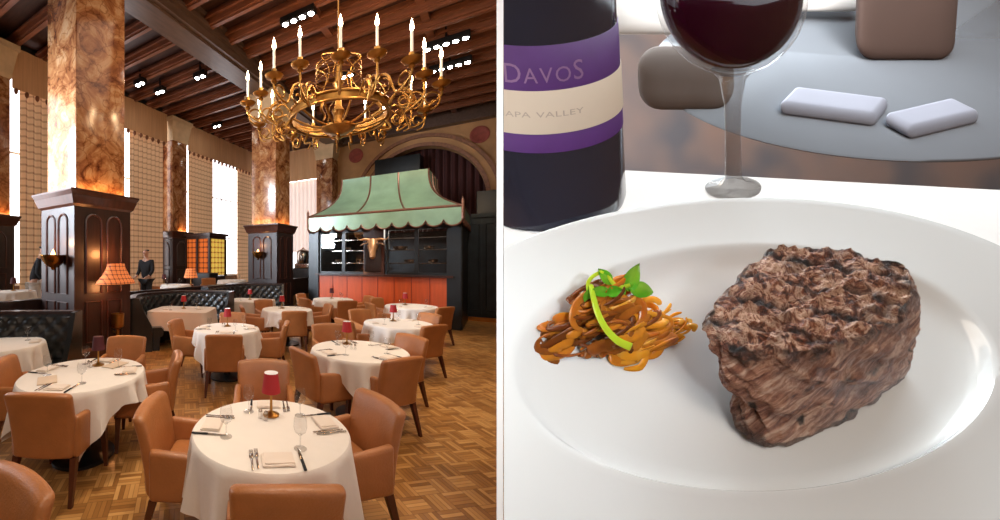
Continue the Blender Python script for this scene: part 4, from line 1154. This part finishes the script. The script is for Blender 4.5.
for c in range(1, NC+1):
    t = c/NC
    for i in range(nn):
        e0 = Vector(vs[base+i]); f = 1-t
        p = Vector((ct.x+(e0.x-ct.x)*f, ct.y+(e0.y-ct.y)*f, e0.z))
        q = p*.02
        z = HS-2+(e0.z-(HS-2))*max(0, 1-t*8)+1.5*(1-f*f)
        z += 6*fbm(Vector((q.x*1.6, q.y*1.6, 3)))+4.5*fbm(Vector((q.x*4, q.y*4, 7)))+4*(ridg(Vector((p.x*.045+p.y*.03, p.y*.06-p.x*.02, 1)))-.6)*min(1, t*6)
        # grill bars
        g1 = (p.x*.35+p.y*.94+12*fbm(Vector((q.x*.8, q.y*.8, 5))))/46.0; w1 = abs((g1 % 1)-.5)*2
        bar = max(0, 1-w1/.3)
        z -= 3.5*bar*min(1, t*6)
        vs.append((p.x, p.y, z)); crust.append(1.0); groove.append(bar)
        char_dark.append(min(1, .9*bar*(.75+.7*noise.noise(p*.05))+max(0, .35-t*5)+.9*max(0, fbm(q*1.8)-.05)))
    for i in range(nn): k = (i+1) % nn; a = base+(c-1)*nn; bb_ = base+c*nn; fs.append((a+i, a+k, bb_+k, bb_+i))
fs.append(tuple(reversed(range(nn))))
o = place(MB().add(vs, fs), 'steak', M['steak'], clip=False, origin=(cbm.x, cbm.y, 0), angle=80, attrs={'crust': crust, 'groove': groove, 'char_dark': char_dark})
tag(o, 'thick seared steak with a charred crust on the white plate', 'steak')

# onions
def onion_mat():
    m, nt, b = nt_new('caramelised_onion')
    a = N(nt, 'ShaderNodeAttribute', attribute_name='tone')
    v = coords(nt, 'Object'); n = N(nt, 'ShaderNodeTexNoise', Scale=40.0, Detail=4.0); nt.links.new(v, n.inputs['Vector'])
    ad = N(nt, 'ShaderNodeMath', operation='ADD'); s = N(nt, 'ShaderNodeMath', operation='MULTIPLY'); s.inputs[1].default_value = .4
    nt.links.new(n.outputs['Fac'], s.inputs[0]); nt.links.new(s.outputs[0], ad.inputs[0]); nt.links.new(a.outputs['Fac'], ad.inputs[1])
    r = ramp(nt, ad.outputs[0], [(.12, srgb(104, 54, 24)), (.42, srgb(190, 108, 38)), (.75, srgb(240, 152, 40)), (1, srgb(250, 196, 104))])
    nt.links.new(r.outputs[0], b.inputs['Base Color']); b.inputs['Roughness'].default_value = .18
    b.inputs['Subsurface Weight'].default_value = .35; b.inputs['Subsurface Scale'].default_value = .02; b.inputs['Subsurface Radius'].default_value = (1, .4, .1)
    return m
M['onion'] = onion_mat()
rnd = random.Random(21); mb = MB(); tone = []
def strand(cx, cd, h0, r, a0, arc, th, tilt, tn):
    pts = []; k = 12
    for i in range(k+1):
        a = a0+arc*i/k
        pts.append((cx+r*math.cos(a), cd+r*math.sin(a)*.8, max(2, h0+tilt*r*math.sin(a*1.0+tilt*3))))
    rad = [th*(.35+.65*math.sin(PI*(i+.6)/(k+1.2))) for i in range(k+1)]
    n0 = len(mb.v); mb.tube(pts, rad, 8, flat=.3+.25*rnd.random()); tone.extend([tn]*(len(mb.v)-n0))
for i in range(270):
    # heap footprint: an oval lying left to right, higher in the middle
    a = rnd.uniform(0, 2*PI); rr = math.sqrt(rnd.random())*.96
    u = 608+63*rr*math.cos(a); v = 344+20*rr*math.sin(a)
    x, d = inv(u, v, 2); hmax = 66*(1-rr**1.7)*(1 if u > 580 else .7)
    h = rnd.uniform(.15, 1)**.7*hmax+4
    tn = rnd.uniform(-.25, .38)+(.25 if u > 622 else 0)
    strand(x, d, h, rnd.uniform(5, 19), rnd.uniform(0, 6.28), rnd.uniform(1.8, 5), rnd.uniform(3, 7.5), rnd.uniform(-.9, 1.1), tn)
for i in range(26):
    x, d = inv(676+rnd.uniform(-15, 9), 334+rnd.uniform(-14, 15), 2); strand(x, d, rnd.uniform(4, 20), rnd.uniform(6, 14), rnd.uniform(0, 6), rnd.uniform(1.5, 3), rnd.uniform(2.5, 5), rnd.uniform(-.7, .9), rnd.uniform(.4, .65))
ox, od = inv(610, 346, 2)
o = place(mb, 'caramelised_onions', M['onion'], origin=(ox, od, 0), clip=False, angle=80, attrs={'tone': tone}); tag(o, 'heap of golden caramelised onion strands at the left of the plate', 'onions', kind='stuff')

# green sprig
M['leafgreen'] = mat('pea_leaf', srgb(84, 168, 30), .35, var=.3, scale=30, sub=.2); M['stemgreen'] = mat('pea_stem', srgb(188, 214, 50), .35, var=.1, sub=.2)
def P3(u, v, dref, h=None):     # a point at given depth that shows at the given place: gives its height
    py = VO-v; hh = (py*(1+KK*e_c*dref/360)-e_s*dref)/(e_c+py*KK*e_s/360)
    return ((u-UO)*fac(dref, hh), dref, hh)
od2 = od
sp_o = P3(595, 298, od-5)
sg = empty('pea_shoot_garnish', W(*sp_o)); tag(sg, 'fresh green pea shoot lying on top of the onions', 'garnish')
pts = [P3(591, 286, od), P3(594, 300, od-22), P3(599, 316, od-40), P3(607, 330, od-54), P3(618, 341, od-64), P3(631, 347, od-68)]
place(MB().tube(cat_path(pts, 6), [2.6+.05*i for i in range(31)], 8), 'stem', M['stemgreen'], sg, clip=False, origin=sp_o)
pts = [P3(589, 295, od), P3(588, 283, od+6), P3(595, 275, od+10), P3(606, 272, od+10), P3(612, 282, od+5), P3(620, 287, od), P3(630, 285, od)]
place(MB().tube(cat_path(pts, 6), 2.0, 7), 'tendril', M['stemgreen'], sg, clip=False, origin=sp_o)
def leaf(cu, cv, du, dv, w, dd, curl=4):
    # leaf from base (cu,cv) towards (du,dv)
    b_ = Vector(P3(cu, cv, od+dd)); t_ = Vector(P3(cu+du, cv+dv, od+dd+6)); ax = t_-b_; L = ax.length; ax.normalize()
    sd = ax.cross(Vector((0, -.75, .66))).normalized(); up = sd.cross(ax)
    vs = []; fs = []; K = 12
    for i in range(K+1):
        t = i/K; ww = w*math.sin(PI*t**.8)**.8 if 0 < t < 1 else .3
        for j in range(5):
            s = (j-2)/2
            p = b_+ax*L*t+sd*s*ww+up*(curl*abs(s)*1.1+curl*math.sin(PI*t))
            vs.append(tuple(p))
    for i in range(K):
        for j in range(4): a = i*5+j; fs.append((a, a+1, a+6, a+5))
    n = len(vs); vs2 = vs+[(x, y+.5, z-1.2) for x, y, z in vs]; fs2 = fs+[tuple(n+k for k in reversed(f)) for f in fs]
    place(MB().add(vs2, fs2), 'leaf', M['leafgreen'], sg, clip=False, origin=sp_o)
leaf(629, 290, 11, -27, 8, 6); leaf(628, 289, 24, 4, 8, 2); leaf(612, 284, -14, -15, 5.5, 8); leaf(592, 286, -2, 16, 5.5, -2); leaf(606, 295, 16, -4, 5.5, -6); leaf(590, 292, 22, 2, 5, -8); leaf(612, 284, 10, 10, 6, 4)

# wine bottle
def hgt(v, d): return P3(0, v, d)[2]
bd = 416; br = 91; bx = (544-UO)*fac(bd, 150)
def ht(v): return P3(0, v, bd-br)[2]
bt = empty('wine_bottle', W(bx, bd, -10)); tag(bt, 'dark red wine bottle with purple and cream label standing behind the plate', 'bottle')
org = (bx, bd, -10)
M['bottleglass'] = mat('near_black_bottle_glass', srgb(44, 46, 60), .12, var=.1, coat=.6, ior=1.9)  # base lifted to grey-blue in place of window reflections
M['purple'] = mat('purple_label', srgb(92, 52, 124), .5, var=.06, scale=20); M['cream'] = mat('cream_label', srgb(222, 208, 190), .6, var=.03)
M['lettering'] = mat('pale_lilac_lettering', srgb(152, 118, 162), .5); M['lettering2'] = mat('grey_lettering', srgb(190, 174, 160), .6)
prof = [(br*.85, -10), (br*.97, -6), (br, 2), (br, ht(-60)), (br*.9, ht(-110)), (br*.4, ht(-150)), (br*.33, ht(-190)), (br*.33, ht(-260)), (br*.37, ht(-262)), (br*.37, ht(-280))]
place(MB().lathe(prof, 72, (bx, bd, 0)), 'bottle_glass', M['bottleglass'], bt, origin=org)
def band(r, v0, v1, name, m):
    h0, h1 = ht(v0), ht(v1)
    return place(MB().lathe([(r-1.5, h0), (r, h0), (r, h1), (r-1.5, h1)], 96, (bx, bd, 0), cap=False), name, m, bt, origin=org)
band(br+1, 92, 46, 'upper_label', M['purple']); band(br+2, 134, 91, 'cream_band', M['cream']); band(br+1, 153, 133, 'lower_label', M['purple'])
def text_on(txt, size_h, v_base, name, m, r, xoff, sx=1.0, par=None):
    objs = []
    cur = 0; items = []
    for chs, k in txt:
        cu = bpy.data.curves.new('t', 'FONT'); cu.body = chs; cu.size = 1.0*k; cu.space_character = 1.05; cu.resolution_u = 3
        ob = bpy.data.objects.new('t', cu); col.objects.link(ob); bpy.context.view_layer.update()
        me = bpy.data.meshes.new_from_object(ob)
        bm = bmesh.new(); bm.from_mesh(me); bmesh.ops.triangulate(bm, faces=bm.faces)
        bmesh.ops.subdivide_edges(bm, edges=[e for e in bm.edges if e.calc_length() > .08], cuts=3, use_grid_fill=True)
        bm.to_mesh(me); bm.free()
        xs = [v.co.x for v in me.vertices]; x1 = max(xs) if xs else .3
        items.append(([(v.co.x+cur, v.co.y) for v in me.vertices], [tuple(p.vertices) for p in me.polygons])); cur += x1+.09*k
        bpy.data.objects.remove(ob); bpy.data.meshes.remove(me)
    mb = MB(); hb = ht(v_base); tot = cur
    for vs, fs in items:
        out = []
        for x, y in vs:
            X = (x-tot/2)*size_h*sx+xoff; ang = X/r
            out.append((bx+r*math.sin(ang), bd-r*math.cos(ang), hb+y*size_h))
        mb.add(out, fs)
    me_o = place(mb, name, m, bt, origin=org, smooth=False)
    return me_o
text_on([('D', 1.0), ('A', .78), ('V', .78), ('O', .78), ('S', 1.0)], 33, 83, 'label_lettering', M['lettering'], br+1.6, 15, .95)
text_on([('NAPA', 1.0), (' ', .1), ('VALLEY', 1.0)], 9.5, 117, 'band_lettering', M['lettering2'], br+2.5, 6, 1.7)

# wine glass
gd = 462; gx = (732-UO)*fac(gd, 200)
gl = empty('wine_glass', W(gx, gd, -10)); tag(gl, 'big wine glass of red wine standing behind the steak plate', 'wine glass'); org = (gx, gd, -10)
def hg(v): return P3(0, v, gd)[2]
hb = hg(72); hc = hg(-12); rb = 100
M['redwine'] = mat('red_wine', srgb(52, 4, 30), .05, var=.1, coat=.2)
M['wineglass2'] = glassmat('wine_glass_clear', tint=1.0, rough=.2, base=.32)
stem = [(36, -10), (36, -8), (20, -5), (11, 6), (10, 60), (11, hb-40), (17, hb-8), (26, hb+3)]
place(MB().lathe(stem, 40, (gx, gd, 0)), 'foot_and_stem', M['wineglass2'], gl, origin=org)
bowl = []; wine = []
for i in range(15):
    a = -PI/2+PI*.72*i/14
    bowl.append((max(.5, 92*math.cos(a)), hb+92*1.05+92*1.05*math.sin(a)))
bowl += [(62, hb+92*3.1)]
place(MB().lathe(bowl, 56, (gx, gd, 0), cap=False), 'bowl', M['glass'], gl, origin=org)
wine = [(max(.5, 86*math.cos(-PI/2+PI*.55*i/12)), hb+92*1.05+86*1.02*math.sin(-PI/2+PI*.55*i/12)) for i in range(13)]
place(MB().lathe(wine, 56, (gx, gd, 0)), 'red_wine', M['redwine'], gl, origin=org)

# what stands behind the cloth: a grey cafe table with napkins on pinkish paving
def BG(u, v, z): return Vector(((u-PX)/FOC*z, z, CH-(v-PY)/FOC*z))
def brickmat():
    m, nt, b = nt_new('soft_pink_paving')
    v = coords(nt, 'Object'); n = N(nt, 'ShaderNodeTexNoise', Scale=2.2, Detail=1.0); nt.links.new(v, n.inputs['Vector'])
    r = ramp(nt, n.outputs['Fac'], [(.3, srgb(140, 144, 156)), (.5, srgb(176, 162, 162)), (.7, srgb(190, 168, 162))])
    nt.links.new(r.outputs[0], b.inputs['Base Color']); b.inputs['Roughness'].default_value = .8; return m
M['paving'] = brickmat()
M['greytop'] = mat('grey_glass_tabletop', srgb(112, 116, 122), .25, var=.12, scale=1.0)
zb = 3.1
o = MB().add([tuple(BG(u, v, zb)) for u, v in ((503.6, 330), (1250, 330), (1250, -200), (503.6, -200))] + [tuple(BG(u, v, zb)+Vector((.02, .06, 0))) for u, v in ((503.6, 330), (1250, 330), (1250, -200), (503.6, -200))],
             [(0, 1, 2, 3), (7, 6, 5, 4), (0, 4, 5, 1), (1, 5, 6, 2), (2, 6, 7, 3), (3, 7, 4, 0)]).build('wall_terrace', M['paving'], smooth=False); struct(o, 'soft grey pink wall behind the close-up table', 'wall')
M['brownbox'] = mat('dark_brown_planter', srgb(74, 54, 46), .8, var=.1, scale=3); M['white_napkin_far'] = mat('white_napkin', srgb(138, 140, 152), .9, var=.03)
M['ochre'] = mat('ochre_brown_cushion', srgb(104, 92, 86), .9, var=.1); M['paleawning'] = mat('pale_fabric', srgb(216, 212, 208), .9, var=.04)
M['greyblue'] = mat('grey_blue_fabric', srgb(150, 158, 168), .9, var=.06, scale=3)
def far(name, mb, m, org, label, cat):
    o = place(mb, name, m, origin=org, clip=True, angle=60); tag(o, label, cat); return o
fx, fd, fh = P3(905, 62, 1450)
def fp(u, v, d): return P3(u, v, d)
far('terrace_table', MB().lathe([(.1, -3), (486, -3), (490, 0), (486, 3), (.1, 3)], 96, (fx, fd, fh)), M['greytop'], (fx, fd, fh), 'round grey glass table behind the wine glass', 'table')
def lump(name, u, v, d, w, dep, h, m, label, cat, deform=None, r=.45, yaw=0):
    x, dd, hh = (*inv(u, v, fh+d), fh+d) if d < 900 else P3(u, v, d); c, s_ = math.cos(yaw), math.sin(yaw)
    mb = MB().rbox((0, 0, 0), (w, dep, h), min(w, dep, h)*r, 5, 8, deform)
    mb.v = [(x+p[0]*c-p[1]*s_, dd+p[0]*s_+p[1]*c, hh+p[2]) for p in mb.v]
    return far(name, mb, m, (x, dd, hh), label, cat)
lump('planter_box', 906, 12, 85, 190, 120, 170, M['brownbox'], 'dark brown box standing on the grey table at upper right', 'box', r=.3)
lump('cloth_napkin', 834, 106, 16, 175, 90, 26, M['white_napkin_far'], 'white folded napkin right of the wine glass stem, left of two', 'napkin', yaw=-.35)
lump('cloth_napkin', 932, 118, 16, 150, 80, 26, M['white_napkin_far'], 'white folded napkin below the brown box, right of two', 'napkin', yaw=.55)
lump('seat_cushion', 686, 78, 50, 170, 90, 110, M['ochre'], 'dark ochre cushion seen between bottle and wine glass', 'cushion')
lump('pale_cloth_roll', 650, 4, 1700, 230, 120, 120, M['paleawning'], 'pale rolled cloth at the top between bottle and wine glass', 'cloth')
lump('pale_cloth_roll', 815, -6, 1700, 200, 90, 60, M['paleawning'], 'pale rolled cloth at the top edge right of the wine glass', 'cloth')

# ------------------------------------------------------------------ lights
def area(p, target, e, size, c=(1, 1, 1), sy=None, name='area_light', spread=None):
    l = bpy.data.lights.new(name, 'AREA'); l.energy = e; l.color = c; l.size = size
    if sy: l.shape = 'RECTANGLE'; l.size_y = sy
    if spread: l.spread = math.radians(spread)
    o = bpy.data.objects.new(name, l); col.objects.link(o); o.location = p
    o.rotation_euler = (Vector(target)-Vector(p)).to_track_quat('-Z', 'Y').to_euler(); return o
def spotl(x, y, z, tx, ty, e, ang=60, c=(1, .86, .7), blend=.8):
    l = bpy.data.lights.new('ceiling_spot_beam', 'SPOT'); l.energy = e; l.color = c; l.spot_size = math.radians(ang); l.spot_blend = blend; l.shadow_soft_size = .12
    o = bpy.data.objects.new('ceiling_spot_beam', l); col.objects.link(o); o.location = (x, y, z)
    o.rotation_euler = (Vector((tx, ty, .75))-Vector((x, y, z))).to_track_quat('-Z', 'Y').to_euler()
for k, e in ((1, 900), (2, 800), (3, 800), (4, 800), (5, 700), (6, 600), (7, 600), (8, 700), (9, 500), (10, 500), (11, 400)):
    x, y, R, d = T[k]; spotl(x+.5, y+.6, 7.0, x, y, e*.42, 30)
spotl(3.2, 3.2, 7.2, 2.9, 3.6, 620, 44, (1, .82, .62)); spotl(4.2, 7.5, 7.2, 4.3, 7.0, 620, 44, (1, .82, .62)); spotl(-.9, 3.2, 7.2, -.75, 2.6, 420, 26, (1, .86, .7))
# soft fill of the hall, from the ceiling's many lamps
area((1.5, 4.0, 6.9), (1.5, 4.5, 0), 170, 6, (1, .82, .64))
area((0, -3.0, 6.0), (1.0, 6.0, 2.0), 190, 4, (1, .86, .72))
# kitchen light
area((*RM(12.5, 3.0), 2.7), (*RM(12.2, 3.0), 0), 60, 2.5, (1, .9, .8))
lamp((*RM(10.4, 3.2), 1.0), 0, (1, .5, .3))
spotl(*RM(9.4, 2.4), 6.0, *RM(11.0, 3.3), 260, 24, (1, .9, .8))
area((*RM(7.2, .2), 7.0), (*RM(11.5, 3.0), 3.2), 48, 1.0, (1, .95, .85), spread=60)
area((*RM(-1.5, 9.5), 4.0), (*RM(3.3, 6.6), 3.5), 260, 2.5, (.78, .88, 1.0), spread=50)  # added unseen cool lamp, entrance-side daylight on the pillar face
# daylight over the close-up table, plus added unseen fill lamps
cT = W(0, 60, 0)
area(W(160, 1350, 620), cT, 56, .9, (.84, .94, 1), .7, name='terrace_daylight')
area(W(700, 300, 900), cT, 2.9, .8, (.82, .92, 1), name='terrace_fill')
area((.55, -.35, 2.6), W(0, 0, 0), 1.7, .7, (.8, .91, 1), name='terrace_front_fill')  # added front fill from behind the camera
area(W(300, 900, 700), BG(850, 60, 2.4), 42, 1.2, (1, 1, 1), name='terrace_back_light')
area((.1, -.9, 2.0), (.32, .43, 1.8), .9, .3, (.88, .95, 1), name='board_edge_fill', spread=40)  # unseen lamp behind the camera, added to whiten the board edge
w = bpy.data.worlds.new('world'); sc.world = w; w.use_nodes = True
w.node_tree.nodes['Background'].inputs[0].default_value = (.6, .7, .8, 1); w.node_tree.nodes['Background'].inputs[1].default_value = .3

# ------------------------------------------------------------------ camera
cam = bpy.data.cameras.new('camera'); co = bpy.data.objects.new('camera', cam); col.objects.link(co)
co.location = (0, 0, CH); co.rotation_euler = (PI/2, 0, 0)
cam.sensor_width = 36; cam.lens = 36*FOC/1000; cam.clip_start = .02; cam.clip_end = 100
cam.shift_x = (500-PX)/1000; cam.shift_y = -(260-PY)/1000
sc.camera = co
sc.view_settings.view_transform = 'Standard'; sc.view_settings.look = 'None'; sc.view_settings.gamma = 1; sc.view_settings.use_curve_mapping = False
sc.view_settings.exposure = 0.0
sc.cycles.use_denoising = True
sc.cycles.max_bounces = 8
sc.cycles.transparent_max_bounces = 16
